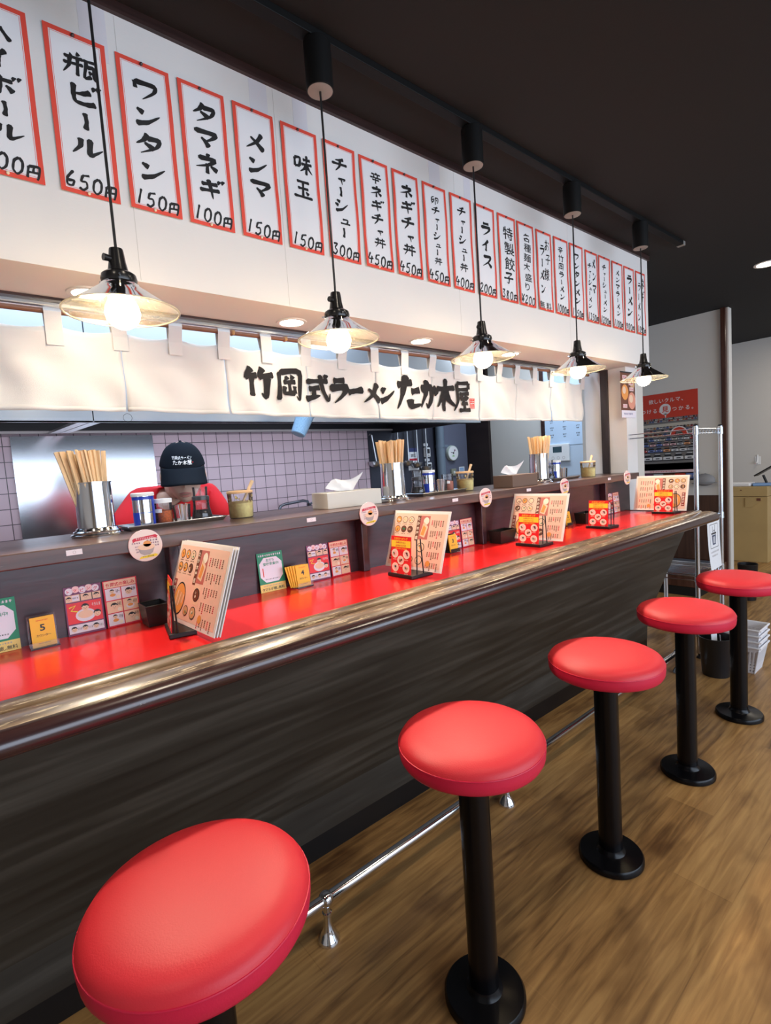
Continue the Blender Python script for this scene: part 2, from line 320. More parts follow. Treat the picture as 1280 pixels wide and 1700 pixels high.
class Sheet:
    """draws flat marks on a plane: origin o, axes u (right) and v (up), normal n; all in metres"""
    def __init__(s, mb, o, u, v, warp=None):
        s.mb = mb; s.o = Vector(o); s.u = Vector(u).normalized(); s.v = Vector(v).normalized(); s.n = s.u.cross(s.v).normalized(); s.warp = warp; s.step = 0.0003
    def P(s, a, b, L): 
        d = L * s.step + (s.warp(a, b) if s.warp else 0)
        return s.o + s.u * a + s.v * b + s.n * d
    def poly(s, pts, material, L=1): s.mb.add([s.P(a, b, L) for a, b in pts], [tuple(range(len(pts)))], material)
    def rect(s, a0, b0, a1, b1, material, L=1, nu=1, nv=1):
        V = [s.P(a0 + (a1 - a0) * i / nu, b0 + (b1 - b0) * j / nv, L) for j in range(nv + 1) for i in range(nu + 1)]
        F = [(j * (nu + 1) + i, j * (nu + 1) + i + 1, (j + 1) * (nu + 1) + i + 1, (j + 1) * (nu + 1) + i) for j in range(nv) for i in range(nu)]
        s.mb.add(V, F, material)
    def frame(s, a0, b0, a1, b1, t, material, L=1, n=1, m=1):
        s.rect(a0, b0, a1, b0 + t, material, L, n, 1); s.rect(a0, b1 - t, a1, b1, material, L, n, 1)
        s.rect(a0, b0 + t, a0 + t, b1 - t, material, L, 1, m); s.rect(a1 - t, b0 + t, a1, b1 - t, material, L, 1, m)
    def disc(s, a, b, r, material, L=1, seg=24, ry=None):
        ry = ry or r
        s.poly([(a + r * math.cos(2 * PI * k / seg), b + ry * math.sin(2 * PI * k / seg)) for k in range(seg)], material, L)
    def ring(s, a, b, r0, r1, material, L=1, seg=28, a0=0.0, a1=2 * PI):
        V = []; F = []
        for k in range(seg + 1):
            t = a0 + (a1 - a0) * k / seg
            V += [s.P(a + r0 * math.cos(t), b + r0 * math.sin(t), L), s.P(a + r1 * math.cos(t), b + r1 * math.sin(t), L)]
        for k in range(seg): F.append((2 * k, 2 * k + 1, 2 * k + 3, 2 * k + 2))
        s.mb.add(V, F, material)
    def line(s, pts, wd, material, L=1, taper=None):
        """ribbon along pts (list of (a,b)); wd half-width or list"""
        n = len(pts); V = []; F = []
        for i, (a, b) in enumerate(pts):
            p0 = pts[max(i - 1, 0)]; p1 = pts[min(i + 1, n - 1)]; dx, dy = p1[0] - p0[0], p1[1] - p0[1]; q = math.hypot(dx, dy) or 1
            h = wd[i] if isinstance(wd, list) else wd
            V += [s.P(a - dy / q * h, b + dx / q * h, L), s.P(a + dy / q * h, b - dx / q * h, L)]
        for i in range(n - 1): F.append((2 * i, 2 * i + 1, 2 * i + 3, 2 * i + 2))
        s.mb.add(V, F, material)
    def brush(s, ch, a0, b0, wdt, hgt, bw, material, L=2, slant=0.0, rnd=None):
        """one brushed character in the box with lower-left (a0,b0)"""
        rnd = rnd or random
        for st in BRUSH[ch].split(';'):
            st = st.strip(); fl = st[-1] if st[-1] in '>.' else ''; st = st.rstrip('>.')
            cp = [tuple(float(q) for q in p.split(',')) for p in st.split()]
            pts = []
            ext = [cp[0]] + cp + [cp[-1]]
            seg = 5 if len(cp) > 2 else 8
            for i in range(1, len(ext) - 2):
                p0, p1, p2, p3 = ext[i - 1], ext[i], ext[i + 1], ext[i + 2]
                for k in range(seg):
                    t = k / seg
                    f = lambda q: 0.5 * ((2 * p1[q]) + (-p0[q] + p2[q]) * t * .7 + (2 * p0[q] - 5 * p1[q] + 4 * p2[q] - p3[q]) * t * t * .7 + (-p0[q] + 3 * p1[q] - 3 * p2[q] + p3[q]) * t ** 3 * .7) if False else \
                        ((2 * t ** 3 - 3 * t * t + 1) * p1[q] + (t ** 3 - 2 * t * t + t) * (p2[q] - p0[q]) * 0.38 + (-2 * t ** 3 + 3 * t * t) * p2[q] + (t ** 3 - t * t) * (p3[q] - p1[q]) * 0.38)
                    pts.append((f(0), f(1)))
            pts.append(cp[-1]); n = len(pts); W = []
            for i in range(n):
                t = i / (n - 1)
                if fl == '>': q = 1.05 - 0.9 * t ** 1.6
                elif fl == '.': q = 0.35 + 0.95 * t ** 0.8
                else: q = 1.0 - 0.38 * math.sin(PI * t) + 0.1 * t
                if i == 0: q *= 0.45
                if i == n - 1 and fl != '>': q *= 0.5
                W.append(q * bw * (1 + 0.08 * math.sin(i * 1.7)))
            pp = [(a0 + (x + (50 - y) * slant) / 100 * wdt, b0 + (100 - y) / 100 * hgt) for x, y in pts]
            s.line(pp, W, material, L)
    def text(s, body, a, b, h, material, L=2, off=0.0, vertical=False, gap=0.06, sx=1.0, center=False):
        """printed characters, em size h; returns the advance"""
        adv = 0.0; items = []
        for ch in body:
            if ch == ' ': adv += 0.4 * h * (1 if vertical else sx); continue
            V, F, x0, x1 = glyph(ch, off)
            items.append((V, F, x0, adv)); adv += (1.0 * h) if vertical else ((x1 - x0 + gap) * h * sx)
        sh = -adv / 2 if center else 0
        for V, F, x0, d in items:
            if vertical: s.mb.add([s.P(a + (x) * h * sx, b - d - h * 0.85 + y * h, L) for x, y in V], F, material)
            else: s.mb.add([s.P(a + sh + d + (x - x0) * h * sx, b + y * h, L) for x, y in V], F, material)
        return adv
# ------------------------------------------------------------------ shared materials
WALLP = wallpaper('white_woven_wallpaper', (0.77, 0.745, 0.72))
PLASTER = mat('cream_plaster', (0.72, 0.68, 0.62), 0.8, bump=0.1, bscale=120)
GREYWALL = mat('grey_wall_paint', (0.62, 0.59, 0.55), 0.85, bump=0.1, bscale=120)
BLACKCEIL = mat('black_ceiling_paint', (0.012, 0.011, 0.011), 0.9, bump=0.1, bscale=30)
DKWOOD = wood('dark_stained_wood', [(0.3, (0.022, 0.010, 0.009)), (0.7, (0.052, 0.024, 0.020))], scale=(2, 30, 30), rough=(0.3, 0.5))
POSTWOOD = wood('red_brown_varnished_wood', [(0.3, (0.05, 0.018, 0.012)), (0.7, (0.10, 0.040, 0.026))], scale=(30, 30, 2), rough=(0.16, 0.3))
BLK = mat('black_plastic', (0.012, 0.012, 0.013), 0.38)
BLKTRACK = mat('matt_black_fitting', (0.006, 0.006, 0.006), 0.55, spec=0.2)
BLKMETAL = mat('black_enamel_metal', (0.003, 0.003, 0.004), 0.26, spec=0.28)
CHROME = mat('chrome', (0.78, 0.79, 0.82), 0.12, 1.0)
STEEL = mat('brushed_stainless', (0.55, 0.57, 0.60), 0.30, 1.0, bump=0.03, bscale=300)
WHITEP = mat('white_paper', (0.82, 0.82, 0.84), 0.7)
INK = mat('black_brush_ink', (0.010, 0.009, 0.010), 0.55)
REDP = mat('vermilion_print', (0.78, 0.075, 0.045), 0.6)

# ------------------------------------------------------------------ room
b = MB(); b.box((-2.6, -4.1, -0.06), (9, 4.1, 0), floor_mat()); struct(b.build('floor'))
b = MB(); b.box((-2.6, -4.1, 2.42), (9, 0.69, 2.5), BLACKCEIL); b.box((3.42, 0.69, 2.42), (9, 4.1, 2.5), BLACKCEIL)
struct(b.build('ceiling'))
b = MB(); b.box((-2.6, 1.05, 2.30), (4.05, 2.75, 2.42), mat('kitchen_ceiling_white', (0.6, 0.6, 0.6), 0.7)); struct(b.build('ceiling_kitchen'))
b = MB(); b.box((-2.6, 0.68, 1.757), (3.415, 0.905, 2.5), WALLP); struct(b.build('wall_bulkhead'))
b = MB(); b.box((-2.6, 0.668, 2.393), (3.425, 0.68, 2.42), DKWOOD); struct(b.build('trim_1'))
# pale joint lines and slightly greyer rectangles under the top trim
PATCH = wallpaper('grey_wallpaper_patch', (0.70, 0.68, 0.72))
for x0, x1, z0, z1 in [(0.35, 0.41, 2.27, 2.392), (0.785, 0.842, 2.26, 2.392), (0.93, 0.98, 2.30, 2.392), (1.52, 1.58, 2.31, 2.392), (1.72, 1.76, 2.30, 2.392)]:
    b = MB(); b.box((x0, 0.6795, z0), (x1, 0.681, z1), PATCH); struct(b.build('wall_patch'))
JOINT = mat('wallpaper_joint', (0.55, 0.53, 0.5), 0.8)
for x in (0.43, 0.862, 1.66, 2.5):
    b = MB(); b.box((x, 0.6796, 1.76), (x + 0.0012, 0.681, 2.39), JOINT); struct(b.build('wall_joint'))
# near wall with the shop window, side walls
b = MB()
b.box((-2.6, -4.1, 0), (9, -4.0, 0.5), PLASTER); b.box((-2.6, -4.1, 2.5 - 0.02), (9, -4.0, 2.5), PLASTER)
b.box((-2.6, -4.1, 0.5), (-0.9, -4.0, 2.48), PLASTER); b.box((6.2, -4.1, 0.5), (9, -4.0, 2.48), PLASTER)
struct(b.build('wall_near'))
b = MB()
for x in (-0.9, 0.85, 2.6, 4.35, 6.14): b.box((x, -4.07, 0.5), (x + 0.06, -4.01, 2.48), DKWOOD)
b.box((-0.9, -4.07, 0.5), (6.2, -4.01, 0.56), DKWOOD)
struct(b.build('window_1'))
b = MB(); b.box((-2.7, -4.1, 0), (-2.6, 4.1, 2.5), PLASTER); struct(b.build('wall_left'))
b = MB(); b.box((7.3, -4.1, 0), (7.4, 4.1, 2.5), GREYWALL); struct(b.build('wall_hall'))
b = MB(); b.box((5.3, 0.80, 0), (5.38, 4.1, 2.5), PLASTER); struct(b.build('wall_far'))
b = MB(); b.box((5.285, 0.84, 0), (5.301, 4.0, 0.786), wood('wainscot_wood', [(0.3, (0.055, 0.024, 0.014)), (0.7, (0.10, 0.045, 0.026))], scale=(30, 30, 2))); struct(b.build('trim_2'))
b = MB(); b.box((5.26, 0.812, 0), (5.40, 0.851, 2.42), POSTWOOD); struct(b.build('trim_3', bevel=0.004))
# kitchen walls
TILE = tile_mat('mauve_kitchen_tile', (0.74, 0.57, 0.64), (0.11, 0.08, 0.09), 0.0846, (0.02, 0.03, 0))
b = MB(); b.box((-2.6, 2.7, 0), (2.73, 2.8, 2.42), TILE); struct(b.build('wall_back'))
DARKPANEL = mat('dark_slate_panel', (0.035, 0.037, 0.055), 0.45, vary=0.25, vscale=(3, 3, 3))
b = MB(); b.box((2.73, 2.69, 0), (4.0, 2.8, 2.42), DARKPANEL); struct(b.build('wall_service'))
b = MB(); b.box((4.0, 1.12, 0), (4.1, 2.8, 2.42), mat('pale_kitchen_wall', (0.55, 0.53, 0.50), 0.7)); struct(b.build('wall_kitchen_end'))
b = MB(); b.box((3.375, 1.02, 0), (4.1, 1.12, 2.30), PLASTER); struct(b.build('wall_partition'))
b = MB(); b.box((3.965, 2.40, 0), (4.001, 2.69, 2.30), mat('dark_brown_door', (0.020, 0.011, 0.010), 0.5, vary=0.2, vscale=(4, 4, 20))); struct(b.build('door_1'))
b = MB(); b.box((3.975, 1.80, 0), (4.001, 1.835, 2.30), DKWOOD); struct(b.build('trim_4'))
b = MB(); b.box((3.985, 1.12, 0.3), (4.001, 1.80, 2.30), mat('daylight_tinted_board', (0.50, 0.60, 0.72), 0.5)); struct(b.build('wall_board'))  # the blue of daylight falling on the board is put into its colour
# column at the counter's end and the frame of the serving opening
COLM = mat('white_column_paint', (0.76, 0.74, 0.73), 0.75, bump=0.1, bscale=150)
b = MB(); b.box((3.236, 0.748, 0), (3.375, 1.02, 1.7565), COLM); struct(b.build('wall_column'))
b = MB(); b.box((3.222, 0.858, 1.106), (3.237, 0.905, 1.7565), mat('slate_brown_frame', (0.045, 0.034, 0.036), 0.45, vary=0.3, vscale=(20, 20, 4))); struct(b.build('trim_5'))
b = MB(); b.box((-2.6, 0.9, 1.750), (3.24, 0.925, 1.76), DKWOOD); struct(b.build('trim_6'))

# ------------------------------------------------------------------ counter
cnt = thing('ramen_counter', (0, 0, 0), 'long ramen bar counter with a glossy red top, worn wooden edge and dark slanted front', 'counter')
RED = mat('red_laminate', (0.74, 0.015, 0.016), 0.22, coat=0.2)
b = MB(); b.box((-2.4, 0.352, 0.85), (3.165, 0.748, 0.876), RED); b.build('red_countertop', cnt)
WORN = wood('worn_edge_wood', [(0.3, (0.050, 0.026, 0.014)), (0.52, (0.13, 0.075, 0.038)), (0.75, (0.28, 0.185, 0.105))], scale=(1.6, 45, 45), rough=(0.22, 0.42), extra=((0.62, 0.49, 0.31), (14, 160, 160), 0.56), coat=0.25)
EDGE = wood('dark_varnished_edge', [(0.3, (0.028, 0.010, 0.010)), (0.7, (0.060, 0.024, 0.022))], scale=(2, 40, 40), rough=(0.14, 0.3), extra=((0.50, 0.40, 0.32), (22, 120, 120), 0.665), coat=0.5)
prof = [(0.366, 0.850), (0.366, 0.880), (0.360, 0.884), (0.338, 0.883), (0.326, 0.880), (0.320, 0.8745), (0.312, 0.8745), (0.306, 0.879), (0.288, 0.879), (0.274, 0.877), (0.256, 0.872),
        (0.246, 0.866), (0.239, 0.857), (0.236, 0.846), (0.237, 0.836), (0.243, 0.829), (0.252, 0.826), (0.395, 0.826)]
em = [WORN] * 10 + [EDGE] * 8
b = MB(); b.extrude_x(prof, -2.4, 3.19, em, seg=40); mo = b.build('edge_moulding', cnt)
b = MB(); b.box((3.165, 0.366, 0.848), (3.192, 0.748, 0.879), EDGE); b.build('end_moulding', cnt, bevel=0.004)
PANEL = wood('charcoal_grain_laminate', [(0.28, (0.022, 0.017, 0.013)), (0.5, (0.040, 0.034, 0.026)), (0.75, (0.085, 0.073, 0.058))], scale=(1.1, 16, 16), rough=(0.36, 0.55), bump=0.25)
b = MB(); b.extrude_x([(0.385, 0.835), (0.405, 0.835), (0.662, 0.20), (0.662, 0.075), (0.642, 0.075), (0.638, 0.20)], -2.4, 3.20, PANEL, smooth=False); b.build('front_panel', cnt)
b = MB(); b.extrude_x([(0.4042, 0.835), (0.406, 0.835), (0.662, 0.2), (0.6602, 0.2)], 1.455, 1.458, BLK, smooth=False); b.build('panel_joint', cnt)
b = MB(); b.box((-2.4, 0.642, 0.0), (3.195, 0.70, 0.076), mat('black_kick_board', (0.006, 0.006, 0.007), 0.35)); b.build('kick_board', cnt)
BACKB = wood('dark_back_board', [(0.3, (0.030, 0.011, 0.016)), (0.7, (0.062, 0.026, 0.032))], scale=(5, 30, 30), rough=(0.24, 0.45), bump=0.2, coat=0.3)
b = MB(); b.box((-2.4, 0.742, 0.85), (3.236, 0.765, 1.07), BACKB); b.build('back_board', cnt)
for x in (-0.35, 0.435, 1.095, 1.755, 2.46, 2.86):
    b = MB(); b.box((x, 0.705, 0.876), (x + 0.028, 0.743, 1.07), BACKB); b.build('shelf_bracket', cnt, bevel=0.003)
LEDGE = wood('brown_ledge_wood', [(0.3, (0.056, 0.026, 0.020)), (0.7, (0.120, 0.062, 0.048))], scale=(2, 30, 30), rough=(0.28, 0.45), bump=0.15, coat=0.3, extra=((0.20, 0.14, 0.12), (9, 90, 90), 0.68))
b = MB(); b.box((-2.4, 0.68, 1.068), (3.236, 1.08, 1.105), LEDGE); b.build('serving_ledge', cnt, bevel=0.003)

# foot rail
rail = thing('foot_rail', (0, 0.378, 0), 'polished chrome foot rail running along the floor in front of the counter', 'foot rail')
b = MB(); b.tube([(-2.3, 0, 0.116), (2.98, 0, 0.116)], 0.014, CHROME, 16); b.build('rail_tube', rail)
for i in range(-3, 4):
    x = 0.642 + 0.774 * i
    b = MB(); b.lathe([(0.030, 0), (0.030, 0.004), (0.027, 0.010), (0.020, 0.022), (0.013, 0.036), (0.010, 0.052), (0.0095, 0.070), (0.013, 0.074), (0.013, 0.080), (0.010, 0.083), (0.010, 0.104)], (x, 0, 0), CHROME, 20)
    b.sphere((x, 0, 0.116), 0.0205, CHROME, 16, 10); b.build('rail_bracket', rail)

# ------------------------------------------------------------------ stools
SEATRED = mat('red_leatherette', (0.70, 0.028, 0.042), 0.46, bump=0.12, bscale=420)
SIDE = mat('crimson_leatherette_band', (0.66, 0.014, 0.055), 0.42, bump=0.12, bscale=420)
labels = ['closest red leatherette counter stool at the lower left with its column out of frame',
          'second nearest red counter stool on a black column beside the lower centre floor',
          'middle one of the five red counter stools with black column and round base',
          'fourth red counter stool standing beside the black waste bin',
          'farthest red counter stool standing in front of the white basket stack']
stool = thing('counter_stool', (0.2172, 0, 0), labels[0], 'stool', 'red counter stools')
b = MB(); b.lathe([(0, 0), (0.091, 0), (0.0935, 0.003), (0.0935, 0.015), (0.089, 0.021), (0.060, 0.023), (0.042, 0.026), (0.037, 0.033), (0.0345, 0.040)], (0, 0, 0), BLKMETAL, 48); b.build('base', stool)
b = MB(); b.lathe([(0.034, 0.02), (0.034, 0.60)], (0, 0, 0), BLKMETAL, 32); b.build('column', stool)
b = MB(); b.lathe([(0.06, 0.592), (0.148, 0.592), (0.156, 0.596), (0.160, 0.603), (0.1615, 0.616), (0.1605, 0.627)], (0, 0, 0), SIDE, 64); seat = None
band = b.build('seat_band', stool)
b = MB(); b.lathe([(0.1605, 0.6285), (0.1585, 0.635), (0.153, 0.6425), (0.143, 0.6485), (0.125, 0.6535), (0.09, 0.6565), (0.04, 0.6578), (0.0, 0.658)], (0, 0, 0), SEATRED, 64, cap=False); b.build('seat_cushion', stool)
b = MB(); b.tube([(0.1605 * math.cos(2 * PI * k / 64), 0.1605 * math.sin(2 * PI * k / 64), 0.628) for k in range(65)], 0.0016, SIDE, 6, cap=False); b.build('piping', stool)
b = MB(); b.lathe([(0.075, 0.578), (0.075, 0.592)], (0, 0, 0), BLKMETAL, 32); b.build('seat_plate', stool)
for i in range(1, 5):
    c = copy_tree(stool); c.location = (0.2172 + 0.60768 * i, 0, 0); c['label'] = labels[i]

# ------------------------------------------------------------------ pendant lamps
tr = thing('lighting_track', (0, 0.47, 2.42), 'black lighting track screwed to the black ceiling above the menu strips', 'lighting track')
b = MB(); b.box((-0.6, -0.018, -0.022), (3.36, 0.018, 0.0), BLKTRACK); b.build('track_rail', tr, bevel=0.002)
b = MB(); b.box((3.36, -0.02, -0.024), (3.385, 0.02, 0.0), mat('grey_end_cap', (0.25, 0.24, 0.22), 0.5)); b.build('end_cap', tr, bevel=0.003)
SHADE = glass_mat('dusty_clear_glass', (1.0, 0.985, 0.94), 0.30, (1.0, 0.95, 0.82), 0.05)
BULBM = emis('warm_glowing_bulb', (1.0, 0.77, 0.46), BULB)
lamp = thing('pendant_lamp', (0.323, 0.47, 0), '', 'lamp', 'pendant lamps over the counter')
b = MB(); b.lathe([(0.037, 2.273), (0.037, 2.396), (0.030, 2.398)], (0, 0, 0), BLKTRACK, 32); b.build('canister', lamp, bevel=0.0015)
b = MB(); b.lathe([(0, 2.2722), (0.033, 2.2722), (0.035, 2.2735)], (0, 0, 0), mat('grey_cap_disc', (0.30, 0.27, 0.24), 0.5), 32, cap=False); b.build('canister_cap', lamp)
b = MB(); b.tube([(0, 0, 1.73), (0, 0, 2.275)], 0.0030, BLK, 8); b.build('cord', lamp)
BAKE = mat('black_bakelite', (0.018, 0.016, 0.015), 0.22)
b = MB(); b.lathe([(0.007, 1.742), (0.0135, 1.740), (0.0145, 1.735), (0.017, 1.712), (0.0205, 1.694), (0.029, 1.690), (0.034, 1.686), (0.036, 1.677), (0.034, 1.668), (0.030, 1.666)][::-1], (0, 0, 0), BAKE, 28); b.build('socket', lamp)
b = MB(); b.tube([(-0.012, -0.004, 1.717), (-0.028, -0.008, 1.717)], [0.006, 0.0075], BAKE, 10); b.build('switch_knob', lamp)
for a in (0.3, 2.4, 4.5):
    b = MB(); b.tube([(0.03 * math.cos(a), 0.03 * math.sin(a), 1.676), (0.043 * math.cos(a), 0.043 * math.sin(a), 1.676)], 0.0022, CHROME, 6); b.build('shade_screw', lamp)
b = MB(); b.lathe([(0.032, 1.674), (0.035, 1.668), (0.045, 1.658), (0.075, 1.637), (0.100, 1.620), (0.1135, 1.611)], (0, 0, 0), SHADE, 48, cap=False); sh = b.build('glass_shade', lamp)
b = MB(); b.tube([(0.1138 * math.cos(2 * PI * k / 64), 0.1138 * math.sin(2 * PI * k / 64), 1.6105) for k in range(65)], 0.0022, glass_mat('glass_rim', (1, 0.98, 0.92), 0.5, (1.0, 0.95, 0.82)), 6, cap=False); b.build('shade_rim', sh)
b = MB(); b.lathe([(0.0, 1.574), (0.012, 1.576), (0.024, 1.583), (0.032, 1.594), (0.035, 1.608), (0.032, 1.622), (0.024, 1.638), (0.016, 1.652), (0.013, 1.668)], (0, 0, 0), BULBM, 28, cap=False); b.build('bulb', lamp)
lab = ['nearest pendant lamp with clear glass shade and lit bulb, hanging at the left', 'lit glass pendant lamp hanging above the noren lettering, second from the left',
       'lit glass pendant lamp in the middle, hanging just right of the noren lettering', 'fourth lit glass pendant lamp, hanging before the white end of the noren', 'farthest lit glass pendant lamp, hanging in front of the red car poster wall']
lamp['label'] = lab[0]
for i, x in enumerate((0.887, 1.525, 2.183, 2.842)):
    c = copy_tree(lamp); c.location = (x, 0.47, 0); c['label'] = lab[i + 1]
# recessed lights
DL = emis('downlight_glow', (1.0, 0.84, 0.62), DOWN)
def downlight(x, y, z, r, label, group=None):
    t = thing('recessed_downlight', (x, y, z), label, 'ceiling light', group)
    b = MB(); b.lathe([(r, -0.001), (r, -0.004), (r * 1.28, -0.004), (r * 1.30, 0.0)], (0, 0, 0), mat('white_trim_ring', (0.8, 0.76, 0.7), 0.4), 32, cap=False); b.build('trim_ring', t)
    b = MB(); b.lathe([(r, -0.0015), (0, -0.0015)], (0, 0, 0), DL, 32, cap=False); b.build('light_panel', t)
    if group:   # the fitting's own beam, tilted towards the seats
        l = bpy.data.lights.new('downlight_beam', 'SPOT'); l.energy = 30; l.spot_size = R(74); l.spot_blend = 0.35; l.shadow_soft_size = 0.03; l.color = (1.0, 0.84, 0.64)
        o = bpy.data.objects.new('downlight_beam', l); COL.objects.link(o); o.location = (x, y, z - 0.012); o.rotation_euler = (R(-34), 0, 0)
    return t
dls = ['round recessed downlight in the soffit just behind the nearest pendant lamp', 'round recessed downlight in the soffit left of the second pendant lamp', 'round recessed downlight in the soffit midway between second and third pendants',
       'round recessed downlight in the soffit behind the third pendant', 'round recessed downlight in the soffit behind the fourth pendant']
for i, x in enumerate((0.336, 0.95, 1.564, 2.178, 2.79)): downlight(x, 0.822, 1.757, 0.040, dls[i], 'soffit downlights')
downlight(4.32, 0.29, 2.42, 0.055, 'bright round downlight in the black ceiling at the right edge of the photo')
# ------------------------------------------------------------------ brushed menu strips on the bulkhead
PIN = mat('steel_thumbtack', (0.12, 0.09, 0.09), 0.35, 0.8); PINW = mat('cream_thumbtack', (0.85, 0.72, 0.5), 0.4)
strips = [ # x centre, text, price, relative glyph size, label
 (0.178, 'ハイボール', '500円', 'black brush lettered highball strip, cut off by the left edge of the photo'),
 (0.337, '瓶ビール', '650円', 'bottled beer menu strip with a 650 yen price, behind the nearest lamp cord'),
 (0.488, 'ワンタン', '150円', 'wonton menu strip with a 150 yen price, right of the bottled beer strip'),
 (0.637, 'タマネギ', '100円', 'onion menu strip with a 100 yen price'),
 (0.789, 'メンマ', '150円', 'bamboo shoot menu strip in three bold katakana with a 150 yen price'),
 (0.942, '味玉', '150円', 'seasoned egg menu strip with two kanji and a 150 yen price'),
 (1.093, 'チャーシュー', '300円', 'roast pork menu strip with a 300 yen price, crossed by the second lamp cord'),
 (1.241, '辛ネギチャ丼', '450円', 'spicy leek rice bowl menu strip beginning with a kanji, price 450 yen'),
 (1.388, 'ネギチャ丼', '450円', 'leek rice bowl menu strip left of the egg pork bowl strip'),
 (1.540, '卵チャーシュー丼', '450円', 'egg and roast pork rice bowl menu strip, longest text of the rice bowls'),
 (1.690, 'チャーシュー丼', '400円', 'roast pork rice bowl menu strip with a 400 yen price'),
 (1.840, 'ライス', '200円', 'plain rice menu strip with a 200 yen price, crossed by the third lamp cord'),
 (1.992, '特製餃子', '380円', 'special gyoza menu strip with a 380 yen price'),
 (2.131, '各種麺大盛り', '¥200', 'large noodle portion menu strip with a price starting in a yen sign'),
 (2.281, 'お子様|ラーメン', '無料', 'two column kids ramen menu strip marked as free of charge'),
 (2.428, '辛竹岡ラーメン', '1000円', 'spicy ramen menu strip beginning with three kanji, fourth lamp cord to its right'),
 (2.572, 'ワンタンメン', '1150円', 'wonton noodle menu strip crossed by the fourth lamp cord'),
 (2.727, 'メンマ|チャーシューメン', '1350円', 'two column bamboo and pork noodle menu strip'),
 (2.866, 'チャーシューメン', '1200円', 'one column roast pork noodle menu strip with a 1200 yen price'),
 (3.014, 'メンマラーメン', '1100円', 'bamboo shoot ramen menu strip with an 1100 yen price'),
 (3.160, 'ラーメン', '900円', 'plain ramen menu strip with a 900 yen price, next to last strip'),
 (3.308, 'ネギ|ラーメン', '1050円', 'last ramen menu strip at the far end, behind the farthest lamp cord'),
]
SMALLK = 'ャュ'
for i, (xc, body, price, label) in enumerate(strips):
    rnd = random.Random(100 + i)
    t = tag(None or bpy.data.objects.new('menu_strip', None), label, 'menu strip', 'brush lettered menu strips'); COL.objects.link(t); t.location = (xc, 0.6775, 1.937)
    W, H = 0.128, 0.368
    ph = rnd.random() * 6; am = 0.0016 + 0.0012 * rnd.random()
    def warp(a, b_, ph=ph, am=am): return am * (1 + math.sin(b_ * 26 + ph)) * 0.6 + 0.006 * max(0, (-a / W + 0.5) - 0.55) * max(0, 1 - b_ / 0.06)
    b = MB(); s = Sheet(b, (0, 0, 0), (1, 0, 0), (0, 0, 1), warp); s.step = 0.0004
    s.rect(-W / 2, 0, W / 2, H, WHITEP, 0, 6, 24)
    s.frame(-W / 2, 0, W / 2, H, 0.0105, REDP, 1, 6, 24); s.frame(-W / 2 + 0.0125, 0.0125, W / 2 - 0.0125, H - 0.0125, 0.0008, REDP, 1, 6, 24)
    cols = body.split('|')
    for ci, cb in enumerate(cols):
        n = sum(0.70 if ch in SMALLK else (0.8 if ch == 'ー' else 1.0) for ch in cb)
        if len(cols) == 1: cw = min(0.074, 0.262 / n * 1.3); cx = 0.0; top = H - 0.040 if n > 3.5 else H - 0.062 - (0.01 if n < 3 else 0)
        else: cw = min(0.043, 0.24 / n * 1.3); cx = 0.024 if ci == 0 else -0.024; top = H - 0.030 if ci == 0 else H - 0.062
        pit = min(0.076 if n < 2.5 else 0.066, (top - 0.066) / n)
        y = top; cx += rnd.uniform(-0.004, 0.004)
        for ch in cb:
            q = 0.70 if ch in SMALLK else (0.8 if ch == 'ー' else 1.0)
            h = pit * q * 0.87; wd = cw * (0.7 if ch in SMALLK else 1.0)
            off = cw * 0.14 if ch in SMALLK else rnd.uniform(-0.003, 0.003)
            if ch in BRUSH: s.brush(ch, cx - wd / 2 + off, y - h, wd, h, max(0.0030, min(cw, pit) * 0.100) * (0.68 if ch in SMALLK else 1.0 if 'ァ' <= ch <= 'ー' else 0.72), INK, 2, 0.06, rnd)
            else: s.text(ch, cx - h * 0.5 + off, y - h * 0.97, h * 1.02, INK, 2, 0.009, sx=wd / h * 0.98)
            y -= pit * q
    n = len(price); pw = 0.112 / n
    for k, ch in enumerate(price):
        wd = min(pw, 0.032); a0 = -0.055 + k * pw + (0.006 if n == 3 else 0.0)
        hh = 0.041 if ch not in '円' else 0.033; yy = 0.012 - 0.0022 * k
        if ch in BRUSH: s.brush(ch, a0, yy, wd * 0.98, hh, 0.0033, INK, 2, 0.22, rnd)
        else: s.text(ch, a0, yy, 0.036, INK, 2, 0.010, sx=1.2)
    b.build('paper', t)
    b = MB(); b.sphere((-0.004, -0.0045, H - 0.007), 0.0042, PIN, 10, 6); b.build('thumbtack', t)
    b = MB(); b.sphere((-0.006, -0.0045, 0.006), 0.0038, PINW, 10, 6); b.build('thumbtack', t)

# ------------------------------------------------------------------ noren curtain
CLOTH = mat('off_white_noren_cotton', (0.78, 0.755, 0.715), 0.85, bump=0.25, bscale=700)
NINK = mat('black_noren_dye', (0.014, 0.012, 0.013), 0.8); SEAL = mat('red_seal_dye', (0.75, 0.06, 0.05), 0.8)
nor = thing('noren_curtain', (0, 0.97, 1.45), 'long off white noren curtain with black shop lettering, tied to the rod under the soffit', 'curtain')
seams = [-0.576, -0.238, 0.10, 0.438, 0.762, 1.086, 1.425, 1.768, 2.114, 2.427, 2.766, 3.118]
tabs = []
for i in range(len(seams) - 1):
    tabs += [seams[i], (seams[i] + seams[i + 1]) / 2]
tabs.append(seams[-1])
NZ = 0.236
def sag(x): return 0.016 * max(0.0, min(1.0, (1.5 - x) / 1.0))
def cloth_y(x, z):
    k = 1 - z / NZ
    return k * (0.011 * math.sin(x * 21.0 + 0.6) + 0.007 * math.sin(x * 47 + 1.0 + z * 14)) + 0.0035 * math.sin(x * 33 + z * 40) * (0.4 + k)
